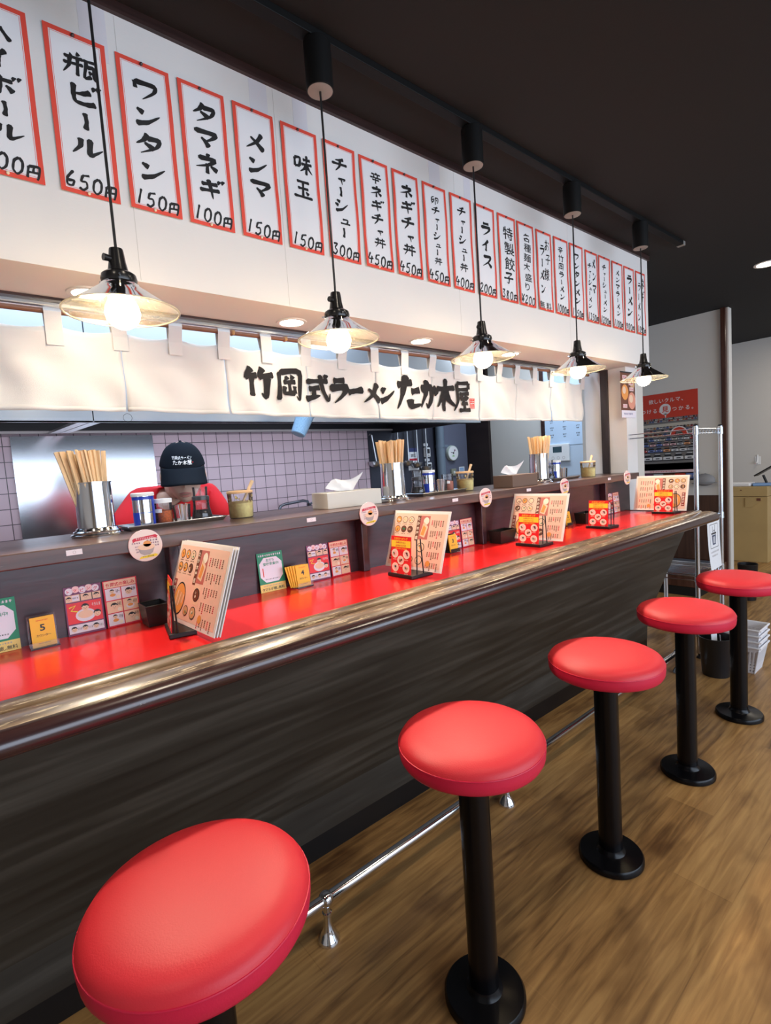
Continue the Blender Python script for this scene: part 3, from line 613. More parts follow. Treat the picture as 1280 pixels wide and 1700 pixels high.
for i in range(len(seams) - 1):
    x0, x1 = seams[i], seams[i + 1]; nx, nz = 28, 14; V = []; F = []
    for k in range(nz + 1):
        for j in range(nx + 1):
            u = j / nx; z = NZ * k / nz
            g = 0.0006 + 0.0016 * (1 - k / nz)
            x = x0 + g + (x1 - x0 - 2 * g) * u
            ztop = z - (k / nz) ** 2 * 0.012 * abs(math.sin(2 * PI * u)) + (1 - k / nz) * 0.003 * math.sin(i * 2.1 + u * 3)
            V.append((x, cloth_y(x, z) + 0.004 * (i % 2) * (1 - k / nz), ztop + sag(x)))
    for k in range(nz):
        for j in range(nx): a = k * (nx + 1) + j; F.append((a, a + 1, a + nx + 2, a + nx + 1))
    b = MB(); b.add(V, F, CLOTH, True)
    hem = [(x0 + 0.004 + (x1 - x0 - 0.008) * j / nx) for j in range(nx + 1)]
    for zz in (0.006,):
        V = []; F = []
        for j, x in enumerate(hem): V += [(x, cloth_y(x, 0.0) - 0.0012 + 0.004 * (i % 2), -0.001 + sag(x)), (x, cloth_y(x, 0.012) - 0.0012 + 0.004 * (i % 2), 0.012 + sag(x))]
        for j in range(nx): F.append((2 * j, 2 * j + 2, 2 * j + 3, 2 * j + 1))
        b.add(V, F, CLOTH, True)
    b.build('cloth_panel', nor, solid=0.0012)
for k, x in enumerate(tabs):
    lean = 0.006 * math.sin(k * 1.9); wd = 0.021; V = []; F = []
    path = [(-0.0045, 0.196), (-0.006, 0.236), (-0.014, 0.286), (-0.010, 0.299), (0.0, 0.303), (0.010, 0.298), (0.012, 0.286), (0.006, 0.236)]
    for j, (yy, zz) in enumerate(path):
        q = min(1.0, max(0.0, (zz - 0.236) / 0.06)); V += [(x - wd + lean * q, yy, zz), (x + wd + lean * q, yy, zz)]
    for j in range(len(path) - 1): F.append((2 * j, 2 * j + 1, 2 * j + 3, 2 * j + 2))
    b = MB(); b.add(V, F, CLOTH, False); b.build('hanging_loop', nor, solid=0.001)
b = MB(); s = Sheet(b, (0, 0, 0), (1, 0, 0), (0, 0, 1), lambda a, z: -cloth_y(a, z) + 0.0034)
# (character, x left, width, z low, height, stroke half width)
for ch, x, wd, z0, h, bw in [('竹', 0.815, 0.135, 0.070, 0.105, 0.0098), ('岡', 0.962, 0.115, 0.066, 0.110, 0.0078), ('式', 1.088, 0.130, 0.062, 0.108, 0.0090), ('ラ', 1.212, 0.110, 0.062, 0.098, 0.0105), ('〜', 1.318, 0.080, 0.070, 0.085, 0.0110),
                             ('メ', 1.388, 0.120, 0.062, 0.090, 0.0100), ('ン', 1.492, 0.100, 0.066, 0.080, 0.0098), ('た', 1.418 + 0.19, 0.15, 0.042, 0.150, 0.0135), ('か', 1.752, 0.135, 0.046, 0.135, 0.0125), ('木', 1.873, 0.140, 0.040, 0.150, 0.0115), ('屋', 2.010, 0.118, 0.040, 0.140, 0.0088)]:
    x2 = 0.815 + (x - 0.815) * (1.205 / 1.313); s.brush(ch, x2, z0 - 0.004, wd * 0.97, h * 1.08, bw * 1.38, NINK, 1, 0.05)
s.frame(2.022, 0.055, 2.058, 0.105, 0.003, SEAL, 1)
for a0, b0, a1, b1 in [(2.027, 0.094, 2.039, 0.099), (2.027, 0.083, 2.039, 0.087), (2.031, 0.083, 2.035, 0.101), (2.042, 0.092, 2.054, 0.100), (2.042, 0.083, 2.054, 0.088), (2.027, 0.060, 2.031, 0.077), (2.035, 0.060, 2.039, 0.077), (2.042, 0.060, 2.046, 0.077), (2.049, 0.060, 2.054, 0.077), (2.042, 0.074, 2.054, 0.078)]:
    s.rect(a0, b0, a1, b1, SEAL, 1)
b.build('lettering', nor)
rod = thing('curtain_rod', (0, 0.97, 1.74), 'coppery wooden curtain rod with pale clips carrying the noren', 'curtain rod')
b = MB(); b.tube([(-2.4, 0, 0), (3.20, 0, 0)], 0.0085, mat('copper_brown_rod', (0.30, 0.13, 0.07), 0.4), 12); b.build('rod', rod)
CLIP = mat('pale_wood_clip', (0.62, 0.33, 0.13), 0.5)
for x in (-0.9, 0.80, 1.005, 2.19, 3.165):
    b = MB(); b.tube([(x, 0.0105 * math.cos(a), 0.004 + 0.0115 * math.sin(a)) for a in [PI * q / 6 for q in range(-2, 9)]], 0.0055, CLIP, 8); b.build('rod_clip', rod)
t = thing('steel_rail', (0, 0.936, 1.757), 'slim grey steel rail fixed under the soffit above the curtain rod', 'rail')
b = MB(); b.box((-2.4, -0.010, -0.016), (3.16, 0.009, 0.001), STEEL); b.build('rail_channel', t, bevel=0.002)
# ------------------------------------------------------------------ printed colours
GREENP = mat('green_print', (0.02, 0.26, 0.13), 0.5); YELP = mat('amber_yellow_print', (0.90, 0.48, 0.03), 0.5); LYEL = mat('lemon_yellow_print', (0.95, 0.72, 0.05), 0.5)
PINKP = mat('pale_pink_print', (0.85, 0.62, 0.62), 0.55); CRIM = mat('crimson_print', (0.62, 0.02, 0.05), 0.5); LAV = mat('lavender_white_print', (0.80, 0.76, 0.84), 0.5)
PEACH = mat('peach_menu_print', (0.86, 0.56, 0.44), 0.45); BRNP = mat('brown_print', (0.16, 0.055, 0.03), 0.5); ORNG = mat('orange_print', (0.82, 0.33, 0.08), 0.5); TANP = mat('tan_print', (0.62, 0.38, 0.2), 0.5)
DKP = mat('dark_print', (0.03, 0.025, 0.03), 0.5); GREYP = mat('grey_print', (0.42, 0.38, 0.38), 0.5); PURP = mat('plum_print', (0.20, 0.06, 0.14), 0.5); SKINP = mat('buff_print', (0.86, 0.60, 0.42), 0.5)
CREAMP = mat('cream_print', (0.88, 0.80, 0.66), 0.5); CARDRED = mat('card_red_print', (0.80, 0.02, 0.025), 0.4)
ACRYL = glass_mat('clear_acrylic', (0.97, 0.97, 0.98), 0.06, (0.9, 0.9, 0.95))

def marks(s, a0, a1, b, h, n, material, L=2, rnd=None, fill=0.75):
    """a row of n small unreadable printed characters"""
    rnd = rnd or random
    p = (a1 - a0) / n
    for k in range(n):
        x = a0 + p * k; q = p * fill
        s.rect(x, b + h * 0.42, x + q, b + h * 0.58, material, L); s.rect(x + q * rnd.uniform(0.2, 0.6), b, x + q * rnd.uniform(0.62, 0.85), b + h, material, L)
        if rnd.random() < 0.7: s.rect(x + q * 0.1, b + h * 0.8, x + q * 0.95, b + h * 0.93, material, L)
        if rnd.random() < 0.6: s.rect(x, b + h * 0.05, x + q * 0.9, b + h * 0.17, material, L)

def bowl_pic(s, a, b, r, L=2, rnd=None, top=None):
    rnd = rnd or random
    s.disc(a, b, r, DKP, L, 18, r * 0.92); s.disc(a, b, r * 0.86, top or rnd.choice([TANP, ORNG, SKINP, BRNP]), L + 1, 18, r * 0.78)
    for _ in range(4): s.disc(a + rnd.uniform(-.4, .4) * r, b + rnd.uniform(-.35, .35) * r, r * rnd.uniform(0.14, 0.26), rnd.choice([CREAMP, BRNP, GREENP, ORNG, SKINP]), L + 2, 10)

# green recruiting signs leaning on the back board (the square code in the middle is left blank)
def green_sign(x, label):
    t = thing('green_sign', (x, 0.727, 0.8765), label, 'sign', 'green counter signs')
    b = MB(); s = Sheet(b, (0, 0, 0), (1, 0, 0), (0, 0.10, 1)); W, H = 0.0885, 0.124
    b.add([s.P(-W / 2, 0, -3), s.P(W / 2, 0, -3), s.P(W / 2, H, -3), s.P(-W / 2, H, -3), s.P(-W / 2, 0, 0), s.P(W / 2, 0, 0), s.P(W / 2, H, 0), s.P(-W / 2, H, 0)],
          [(3, 2, 1, 0), (4, 5, 6, 7), (0, 1, 5, 4), (1, 2, 6, 5), (2, 3, 7, 6), (3, 0, 4, 7)], GREENP)
    s.rect(-W / 2, 0, W / 2, 0.025, mat('soft_yellow_print', (0.88, 0.66, 0.2), 0.5), 1)
    s.poly([(-0.022, 0.030), (0.022, 0.030), (0.039, 0.048), (0.039, 0.090), (0.022, 0.108), (-0.022, 0.108), (-0.039, 0.090), (-0.039, 0.048)], LAV, 1)
    s.text('友だち', -0.001, 0.0955, 0.0105, GREENP, 2, 0.01, center=True); s.text('登録募集中!', 0.001, 0.0835, 0.0105, GREENP, 2, 0.01, center=True)
    s.rect(-0.030, 0.048, -0.027, 0.076, REDP, 2); marks(s, -0.024, 0.026, 0.038, 0.003, 10, DKP)
    marks(s, -0.040, 0.040, 0.1125, 0.006, 11, LAV); marks(s, -0.034, 0.03, 0.0175, 0.0035, 12, GREYP)
    s.text('タマネギ増し無料', 0.0, 0.0045, 0.0105, DKP, 2, 0.01, center=True)
    b.build('printed_board', t)
for x, l in [(0.0435, 'green recruiting sign at the far left end of the counter, partly out of frame'), (0.7485, 'green recruiting sign with a white octagon left of the number 4 card'), (2.26, 'green sign whose top shows above the lone red topping card')]: green_sign(x, l)

# acrylic card holders with a stack of yellow number cards
def number_card(x, num, label, lean=0.0):
    t = thing('number_card_holder', (x, 0.69, 0.8765), label, 'card holder', 'yellow counter number cards')
    b = MB(); b.box((-0.029, -0.013, 0), (0.029, 0.020, 0.003), ACRYL); b.box((-0.029, 0.019, 0.0), (0.029, 0.0208, 0.074), ACRYL); b.box((-0.028, -0.013, 0.003), (0.028, -0.0115, 0.016), ACRYL); b.build('acrylic_stand', t)
    for k in range(5 if lean else 2):
        b = MB(); s = Sheet(b, (-0.024 - lean * 0.006 * k, -0.006 + 0.0035 * k, 0.0035), (1, 0.02 * k, 0), (-0.05 * k * lean, 0.16, 1)); W, H = 0.048, 0.069
        b.add([s.P(0, 0, -3), s.P(W, 0, -3), s.P(W, H, -3), s.P(0, H, -3), s.P(0, 0, 0), s.P(W, 0, 0), s.P(W, H, 0), s.P(0, H, 0)], [(3, 2, 1, 0), (4, 5, 6, 7), (0, 1, 5, 4), (1, 2, 6, 5), (2, 3, 7, 6), (3, 0, 4, 7)], YELP)
        if k == 0:
            s.text(num, W / 2, 0.037, 0.021, DKP, 2, 0.02, sx=1.15, center=True); s.text('カウンター', W / 2, 0.0235, 0.0068, BRNP, 2, 0.01, center=True)
            marks(s, 0.012, 0.036, 0.060, 0.0025, 8, REDP); marks(s, 0.012, 0.036, 0.007, 0.0022, 10, BRNP)
        b.build('number_card', t)
number_card(0.131, '5', 'yellow counter card numbered 5 in a clear acrylic holder')
number_card(0.836, '4', 'fanned stack of yellow counter cards numbered 4', 0.8)
number_card(1.548, '3', 'yellow counter card mostly hidden by the second large menu')
number_card(2.425, '2', 'yellow counter card half hidden behind the lone red topping card')

# pairs of comic style topping leaflets on the back board
def leaflet(x, kind, label, seed):
    rnd = random.Random(seed); W, H = 0.083, 0.122
    t = thing('printed_leaflet', (x, 0.729, 0.8765), label, 'leaflet', 'comic leaflets on the counter'); t.rotation_euler = (0, 0, R(3 if kind else -2))
    b = MB(); s = Sheet(b, (-W / 2, 0, 0), (1, 0, 0), (0, 0.08, 1))
    b.add([s.P(0, 0, -2), s.P(W, 0, -2), s.P(W, H, -2), s.P(0, H, -2), s.P(0, 0, 0), s.P(W, 0, 0), s.P(W, H, 0), s.P(0, H, 0)], [(3, 2, 1, 0), (4, 5, 6, 7), (0, 1, 5, 4), (1, 2, 6, 5), (2, 3, 7, 6), (3, 0, 4, 7)], PURP if kind == 0 else CRIM)
    def head(a, c, r):
        s.disc(a, c, r, SKINP, 3, 14); s.ring(a, c + r * 0.15, r * 0.75, r * 1.08, DKP, 4, 14, 0.1, PI - 0.1); s.disc(a, c + r * 0.75, r * 0.62, DKP, 4, 12, r * 0.3)
        s.disc(a - r * .35, c - r * .05, r * .1, DKP, 5, 6); s.disc(a + r * .35, c - r * .05, r * .1, DKP, 5, 6); s.rect(a - r * .25, c - r * .5, a + r * .25, c - r * .42, DKP, 5)
    if kind == 0:
        for k in range(5): s.disc(0.012 + k * 0.0145, 0.111 + 0.003 * (k % 2), 0.0085, PINKP if k % 2 else LAV, 1, 14); s.text('トッピング'[k], 0.0075 + k * 0.0145, 0.1065 + 0.003 * (k % 2), 0.0095, CRIM, 2, 0.02)
        s.rect(0.003, 0.084, W - 0.003, 0.101, SKINP, 1); s.rect(0.034, 0.084, 0.036, 0.101, DKP, 2); s.rect(0.060, 0.084, 0.062, 0.101, DKP, 2)
        s.rect(0.017, 0.0855, 0.032, 0.0995, LAV, 2); marks(s, 0.018, 0.031, 0.091, 0.004, 5, DKP, 3, rnd); head(0.010, 0.091, 0.0055); head(0.047, 0.092, 0.006); head(0.071, 0.092, 0.006)
        s.rect(0.003, 0.029, W - 0.003, 0.081, CARDRED, 1); s.disc(0.042, 0.047, 0.022, LAV, 2, 20, 0.016); s.disc(0.042, 0.049, 0.017, SKINP, 3, 18, 0.010); head(0.043, 0.066, 0.008); head(0.068, 0.046, 0.008)
        s.line([(0.008, 0.070), (0.022, 0.074), (0.012, 0.062), (0.026, 0.058)], 0.0014, LYEL, 2); marks(s, 0.058, 0.078, 0.066, 0.008, 4, PINKP, 2, rnd)
        s.rect(0.003, 0.005, W - 0.003, 0.026, LAV, 1)
        for k in range(3): head(0.014 + 0.024 * k, 0.015, 0.006); marks(s, 0.021 + 0.024 * k, 0.031 + 0.024 * k, 0.012, 0.006, 3, GREYP, 2, rnd)
    else:
        s.rect(0.003, 0.102, W - 0.003, H - 0.002, SKINP, 1); s.text('竹岡式の楽しみ', 0.007, 0.106, 0.0105, CRIM, 2, 0.02)
        for r_ in range(3):
            for c_ in range(2):
                a = 0.004 + c_ * 0.039; c = 0.070 - r_ * 0.033; colr = [LAV, LAV, SKINP, SKINP, LAV, SKINP][r_ * 2 + c_]
                s.rect(a, c, a + 0.0365, c + 0.0305, colr, 1)
                if (r_ + c_) % 2 == 0: s.disc(a + 0.017, c + 0.011, 0.010, LAV, 2, 16, 0.007); s.disc(a + 0.017, c + 0.013, 0.007, ORNG, 3, 14, 0.004); head(a + 0.016, c + 0.022, 0.005)
                else: head(a + 0.017, c + 0.016, 0.008)
                marks(s, a + 0.025, a + 0.035, c + 0.017, 0.009, 3, DKP, 2, rnd)
                if rnd.random() < .6: s.disc(a + 0.029, c + 0.007, 0.005, CREAMP, 2, 12)
    b.build('printed_sheet', t)
places = [(0.2265, 'beside the number 5 card'), (0.926, 'beside the number 4 card'), (1.600, 'right of the second large menu'), (2.955, 'behind the lone red topping card')]
for k, (x, w_) in enumerate(places):
    leaflet(x, 0, 'plum comic leaflet, left one ' + w_, 10 + k); leaflet(x + 0.0875, 1, 'red comic leaflet with six panels, right one ' + w_, 30 + k)

# black tissue boxes beside the stands
def black_box(x, y, label, hw=0.050):
    t = thing('black_tray_box', (x, y, 0.8778), label, 'box', 'black boxes on the counter')
    b = MB(); h2 = hw + .005; b.add([(-hw, -0.028, 0), (hw, -0.028, 0), (hw, 0.028, 0), (-hw, 0.028, 0), (-h2, -0.033, 0.052), (h2, -0.033, 0.052), (h2, 0.033, 0.052), (-h2, 0.033, 0.052)], [(3, 2, 1, 0), (0, 1, 5, 4), (1, 2, 6, 5), (2, 3, 7, 6), (3, 0, 4, 7)], BLK)
    b.box((-hw, -0.028, 0.012), (hw, 0.028, 0.014), BLK); b.build('box_body', t, solid=0.002)
    b = MB(); b.tube([(-h2, -0.033, 0.053), (h2, -0.033, 0.053), (h2, 0.033, 0.053), (-h2, 0.033, 0.053), (-h2, -0.033, 0.053)], 0.0024, BLK, 6); b.build('rim', t)
black_box(0.371, 0.666, 'black open box behind the nearest red topping card', 0.022); black_box(1.845, 0.668, 'black open box behind the third large menu')
black_box(2.56, 0.668, 'black open box left of the lone red topping card')

# black stands with red topping cards
def topping_card(x, y, label, pitch=0):
    t = thing('topping_card', (x, y, 0.8885), label, 'card', 'red topping cards'); t.rotation_euler = (0, 0, R(pitch))
    W, H = 0.098, 0.124; rnd = random.Random(5)
    b = MB(); s = Sheet(b, (0, W / 2, 0), (0, -1, 0), (0.10, 0, 1))
    b.add([s.P(0, 0, -5), s.P(W, 0, -5), s.P(W, H, -5), s.P(0, H, -5), s.P(0, 0, 0), s.P(W, 0, 0), s.P(W, H, 0), s.P(0, H, 0)], [(3, 2, 1, 0), (4, 5, 6, 7), (0, 1, 5, 4), (1, 2, 6, 5), (2, 3, 7, 6), (3, 0, 4, 7)], CARDRED)
    s.rect(0.002, 0.088, W - 0.002, 0.110, LYEL, 1); s.text('お好みトッピング', W / 2, 0.1125, 0.0095, LYEL, 1, 0.01, center=True); s.text('お得なラーメン', W / 2, 0.1005, 0.0078, CRIM, 2, 0.01, center=True); s.text('お好みでどうぞ', W / 2, 0.0905, 0.0078, CRIM, 2, 0.01, center=True)
    marks(s, 0.020, 0.078, 0.081, 0.004, 10, LYEL, 1, rnd)
    for a, c in [(0.020, 0.066), (0.076, 0.066), (0.048, 0.045), (0.022, 0.021), (0.075, 0.021)]:
        s.disc(a, c, 0.0165, CREAMP, 1, 22, 0.0148); s.disc(a, c + 0.001, 0.011, rnd.choice([SKINP, PINKP, CREAMP]), 2, 16, 0.009)
        for _ in range(4): s.disc(a + rnd.uniform(-.006, .006), c + rnd.uniform(-.004, .005), rnd.uniform(.002, .0045), rnd.choice([BRNP, ORNG, GREENP, TANP, BRNP]), 3, 9)
        marks(s, a - 0.009, a + 0.009, c - 0.021, 0.004, 5, CREAMP, 1, rnd)
    b.build('printed_card', t)
def menu_stand(x, y, label, rz=0):
    t = thing('menu_stand', (x, y, 0.8765), label, 'menu stand', 'black menu stands'); t.rotation_euler = (0, 0, R(rz))
    b = MB(); b.box((-0.012, -0.060, 0), (0.05 if rz else 0.085, 0.060, 0.0115), BLK); b.build('base_plate', t, bevel=0.002)
    wx = (0.000, 0.002, 0.006, 0.008) if rz else (0.018, 0.026, 0.042, 0.048)
    for yy in (-0.053, 0.053):
        b = MB(); b.tube([(wx[0], yy, 0.01), (wx[1], yy, 0.125), (wx[2], yy, 0.125), (wx[3], yy, 0.01)], 0.0022, BLK, 8); b.build('wire_upright', t)
def menu_sheet(x, y, label, seed, tilt, rz=0, pages=1, mirror=False, wid=0.297):
    rnd = random.Random(seed); W, H = wid, 0.205
    t = thing('laminated_menu', (x, y, 0.889), label, 'menu', 'large laminated menus'); t.rotation_euler = (0, 0, R(rz))
    tl = math.tan(R(tilt))
    for k in range(pages):
        b = MB(); s = Sheet(b, (0.0055 * k, W / 2 - 0.003 * k, 0.0), (0, -1, 0), (tl, 0, 1))
        b.add([s.P(0, 0, -8), s.P(W, 0, -8), s.P(W, H, -8), s.P(0, H, -8), s.P(0, 0, 0), s.P(W, 0, 0), s.P(W, H, 0), s.P(0, H, 0)], [(3, 2, 1, 0), (4, 5, 6, 7), (0, 1, 5, 4), (1, 2, 6, 5), (2, 3, 7, 6), (3, 0, 4, 7)], mat('laminate_white_edge', (0.84, 0.80, 0.78), 0.18))
        if k == 0:
            s.rect(0.010, 0.010, W - 0.010, H - 0.010, PEACH, 1)
            X = (lambda a: W - a) if mirror else (lambda a: a)
            def rect(a0, b0, a1, b1, m_, L): s.rect(min(X(a0), X(a1)), b0, max(X(a0), X(a1)), b1, m_, L)
            for r_ in range(2):
                for c_ in range(3): bowl_pic(s, X(0.030 + 0.032 * c_), 0.172 - 0.034 * r_, 0.0135, 2, rnd); marks(s, X(0.030 + 0.032 * c_) - 0.011, X(0.030 + 0.032 * c_) + 0.011, 0.154 - 0.034 * r_, 0.003, 5, BRNP, 2, rnd)
            rect(0.013, 0.026, 0.030, 0.104, mat('maroon_print', (0.30, 0.03, 0.03), 0.5), 2)
            for k2, ch in enumerate('竹岡式ラー'): s.text(ch, min(X(0.0155), X(0.0275)), 0.090 - 0.015 * k2, 0.0125, CREAMP, 3, 0.02)
            s.disc(X(0.066), 0.058, 0.034, DKP, 2, 24, 0.042); s.disc(X(0.066), 0.058, 0.031, ORNG, 3, 24, 0.038)
            for q in range(5): s.line([(X(0.048 + q * .009), 0.032 + q * .004), (X(0.055 + q * .009), 0.078 - q * .002)], 0.0024, [SKINP, TANP][q % 2], 4)
            rect(0.124, 0.100, 0.140, 0.188, BRNP, 2)
            for k2, ch in enumerate('たか木屋盛'): s.text(ch, min(X(0.126), X(0.138)), 0.172 - 0.0165 * k2, 0.0125, CREAMP, 3, 0.02)
            rect(0.140, 0.106, 0.184, 0.188, mat('rose_print', (0.55, 0.16, 0.13), 0.45), 2); s.disc(X(0.168), 0.170, 0.013, CREAMP, 3); s.poly([(X(0.146), 0.118), (X(0.170), 0.112), (X(0.180), 0.150), (X(0.156), 0.168)], SKINP, 3); s.poly([(X(0.150), 0.122), (X(0.165), 0.119), (X(0.172), 0.146), (X(0.158), 0.156)], ORNG, 4)
            rect(0.140, 0.054, 0.178, 0.100, SKINP, 2); bowl_pic(s, X(0.160), 0.078, 0.018, 3, rnd); bowl_pic(s, X(0.160), 0.034, 0.017, 3, rnd); bowl_pic(s, X(0.118), 0.034, 0.014, 3, rnd)
            for r_ in range(5):
                for c_ in range(6):
                    a = 0.194 + c_ * 0.0135 * (W - .205) / .092; y0 = 0.170 - r_ * 0.036
                    hh = rnd.uniform(0.016, 0.026)
                    for q in range(int(hh / 0.004)): s.rect(min(X(a), X(a + 0.005)), y0 - q * 0.0044, max(X(a), X(a + 0.005)), y0 - q * 0.0044 + 0.0029, BRNP if (r_ + c_) % 4 else CRIM, 2)
            s.disc(X(0.205), 0.026, 0.010, ORNG, 3)
        b.build('laminated_page', t)
stands = [(0.376, 0.545, -12, 'nearest'), (1.11, 0.520, 0, 'second'), (1.80, 0.500, 0, 'third'), (2.375, 0.500, 0, 'lone'), (3.03, 0.462, 0, 'farthest')]
for k, (x, y, rz, w_) in enumerate(stands):
    menu_stand(x, y, 'black stand holding the ' + w_ + ' red topping card on the red counter', rz)
    topping_card(x - 0.006, y, ('lone red topping card standing without a menu behind it' if k == 3 else w_ + ' red topping card, in front of the ' + w_ + ' large menu'), rz)
menu_sheet(0.405, 0.521, 'nearest large menu seen nearly edge on, several laminated pages thick', 3, 19, 3, 3)
menu_sheet(1.172, 0.540, 'second large laminated menu with glare at its top right corner', 4, 19, 1, 1, False, 0.272)
menu_sheet(1.892, 0.540, 'third large laminated menu with food photos on its left half', 5, 20, 1, 1, False, 0.272)
menu_sheet(3.093, 0.512, 'farthest large laminated menu at the end of the counter by the chrome rack', 6, 17, 0, 1, True, 0.29)

# round badges and small number labels on the ledge front
for x, l in [(0.371, 'large round badge on the ledge front left of the nearest menu'), (1.112, 'round badge on the ledge above the second large menu'), (1.754, 'round badge on the ledge left of the third menu'), (2.382, 'round badge peeking out above the third large menu'), (3.068, 'farthest round badge at the right end of the ledge')]:
    t = thing('round_badge', (x, 0.677, 1.083), l, 'badge', 'round badges on the ledge'); rnd = random.Random(3)
    b = MB(); b.lathe([(0, -0.0012), (0.0415, -0.0012), (0.0415, 0.0012), (0, 0.0012)], (0, 0, 0), PINKP, 40); 
    for i_, v_ in enumerate(b.v): b.v[i_] = Vector((v_.x, v_.z, v_.y))
    s = Sheet(b, (0, -0.0013, 0), (1, 0, 0), (0, 0, 1)); s.disc(0, 0, 0.0405, mat('blush_cream_print', (0.84, 0.70, 0.64), 0.5), 1, 40)
    s.poly([(-0.031, 0.018), (-0.026, 0.021), (0.026, 0.026), (0.032, 0.022), (0.029, 0.019), (0.031, 0.015), (0.024, 0.018), (-0.024, 0.013), (-0.030, 0.010)], CRIM, 2); marks(s, -0.022, 0.022, 0.0165, 0.005, 10, PINKP, 3, rnd)
    for k, (a0, a1, bb) in enumerate([(-0.033, -0.012, 0.006), (-0.026, -0.014, -0.003), (-0.025, -0.014, -0.010), (-0.024, -0.014, -0.017), (0.003, 0.032, 0.010), (0.012, 0.034, 0.003), (0.012, 0.034, -0.004)]): marks(s, a0, a1, bb, 0.004, 4, PURP, 2, rnd)
    s.poly([(-0.020, -0.006), (0.022, -0.004), (0.016, -0.020), (0.008, -0.025), (-0.006, -0.025), (-0.014, -0.020)], GREYP, 2); s.disc(0.001, -0.004, 0.021, SKINP, 3, 20, 0.008); s.disc(0.004, 0.004, 0.010, ORNG, 3, 14, 0.008)
    s.poly([(-0.019, -0.034), (-0.014, -0.028), (0.022, -0.024), (0.028, -0.027), (0.024, -0.031), (-0.012, -0.033)], LYEL, 4); marks(s, -0.010, 0.018, -0.030, 0.003, 9, DKP, 5, rnd)
    b.build('printed_disc', t)
for x, l in [(0.211, 'small white label on the ledge front under the nearest chopstick holder'), (0.877, 'small white label on the ledge front above the number 4 card'), (1.563, 'small white label on the ledge front under the second condiment tray'), (2.075, 'small white label on the ledge front under the brown tissue box'), (2.855, 'small white label at the far end of the ledge front')]:
    b = MB(); b.box((-0.017, -0.0008, -0.0065), (0.017, 0.0, 0.0065), WHITEP); s = Sheet(b, (0, -0.0009, 0), (1, 0, 0), (0, 0, 1)); s.ring(0, 0, 0.0028, 0.0034, GREYP, 1, 14)
    o = b.build('number_label', None, loc=(x, 0.6795, 1.090)); tag(o, l, 'label', 'white labels on the ledge')

# ------------------------------------------------------------------ chopstick holders
STICK = mat('pale_wooden_chopstick', (0.84, 0.60, 0.35), 0.6, vary=0.18, vscale=(90, 90, 8)); STICKTOP = mat('chopstick_end', (0.88, 0.68, 0.42), 0.6)
def chop(x, y, label, seed, lean=(0, 0), n=60, loc_r=0.0475, zs=1.1055):
    rnd = random.Random(seed); t = thing('chopstick_holder', (x, y, zs), label, 'chopstick holder', 'chopstick holders on the ledge')
    b = MB(); b.lathe([(0.066, 0), (0.067, 0.005), (0.060, 0.008), (0.061, 0.013), (0.055, 0.016), (0.0525, 0.022), (0.048, 0.024), (0.0465, 0.148), (0.049, 0.1485), (0.049, 0.1515), (0.045, 0.1515), (0.0445, 0.026), (0, 0.026)], (0, 0, 0), CHROME, 48); b.build('steel_cup', t)
    for k in range(n):
        a = rnd.random() * 2 * PI; rr = 0.039 * math.sqrt(rnd.random()); px, py = rr * math.cos(a), rr * math.sin(a)
        tx, ty = px * 1.45 + lean[0] * (1 + rnd.uniform(-.4, .4)), py * 1.45 + lean[1]; z1 = 0.238 + rnd.uniform(-0.004, 0.004)
        b = MB(); h = 0.0044; ca, sa = math.cos(a), math.sin(a); V = []
        for (cx, cy, cz) in ((px * 0.75, py * 0.75, 0.03), (tx, ty, z1)):
            for du, dv in ((-1.3, -.55), (1.3, -.55), (1.3, .55), (-1.3, .55)): V.append((cx + (du * ca - dv * sa) * h, cy + (du * sa + dv * ca) * h, cz))
        b.add(V, [(3, 2, 1, 0), (0, 1, 5, 4), (1, 2, 6, 5), (2, 3, 7, 6), (3, 0, 4, 7)], STICK); b.add(V[4:], [(0, 1, 2, 3)], STICKTOP); b.build('chopsticks', t)
chop(0.309, 0.913, 'nearest steel chopstick holder with pale chopsticks leaning left', 1, (-0.022, 0.004), 60)
chop(1.352, 0.815, 'steel chopstick holder right of the white tissue box', 2, (0, 0), 60)
chop(2.335, 0.790, 'farthest steel chopstick holder right of the brown tissue box', 3, (0.002, 0), 50, zs=1.1055)

# ------------------------------------------------------------------ condiments
CLEAR = glass_mat('clear_plastic_jar', (0.985, 0.985, 0.99), 0.06, (0.9, 0.9, 0.95))
SOY = mat('soy_sauce', (0.010, 0.004, 0.003), 0.1); BLUEP = mat('blue_shaker_sleeve', (0.02, 0.05, 0.42), 0.3); WHITEPL = mat('white_plastic', (0.80, 0.80, 0.80), 0.4)
CHILI = mat('chili_powder', (0.75, 0.16, 0.03), 0.8, vary=0.3, vscale=(200, 200, 200)); PASTE = mat('yellow_garlic_paste', (1.0, 0.76, 0.32), 0.5, vary=0.12, vscale=(90, 90, 90))
def tray(x0, x1, y, label, rz=0):
    t = thing('condiment_tray', ((x0 + x1) / 2, y, 1.1055), label, 'tray', 'condiment trays'); t.rotation_euler = (0, 0, R(rz)); hx = (x1 - x0) / 2; hy = 0.062
    b = MB(); V = [(-hx * .93, -hy * .88, 0), (hx * .93, -hy * .88, 0), (hx * .93, hy * .88, 0), (-hx * .93, hy * .88, 0), (-hx, -hy, 0.012), (hx, -hy, 0.012), (hx, hy, 0.012), (-hx, hy, 0.012)]
    b.add(V, [(3, 2, 1, 0), (0, 1, 2, 3), (0, 1, 5, 4), (1, 2, 6, 5), (2, 3, 7, 6), (3, 0, 4, 7)], STEEL); b.build('tray_pan', t, solid=0.0012)
    b = MB(); b.tube([(-hx, -hy, 0.012), (hx, -hy, 0.012), (hx, hy, 0.012), (-hx, hy, 0.012), (-hx, -hy, 0.012)], 0.0022, STEEL, 6); b.build('rolled_rim', t)
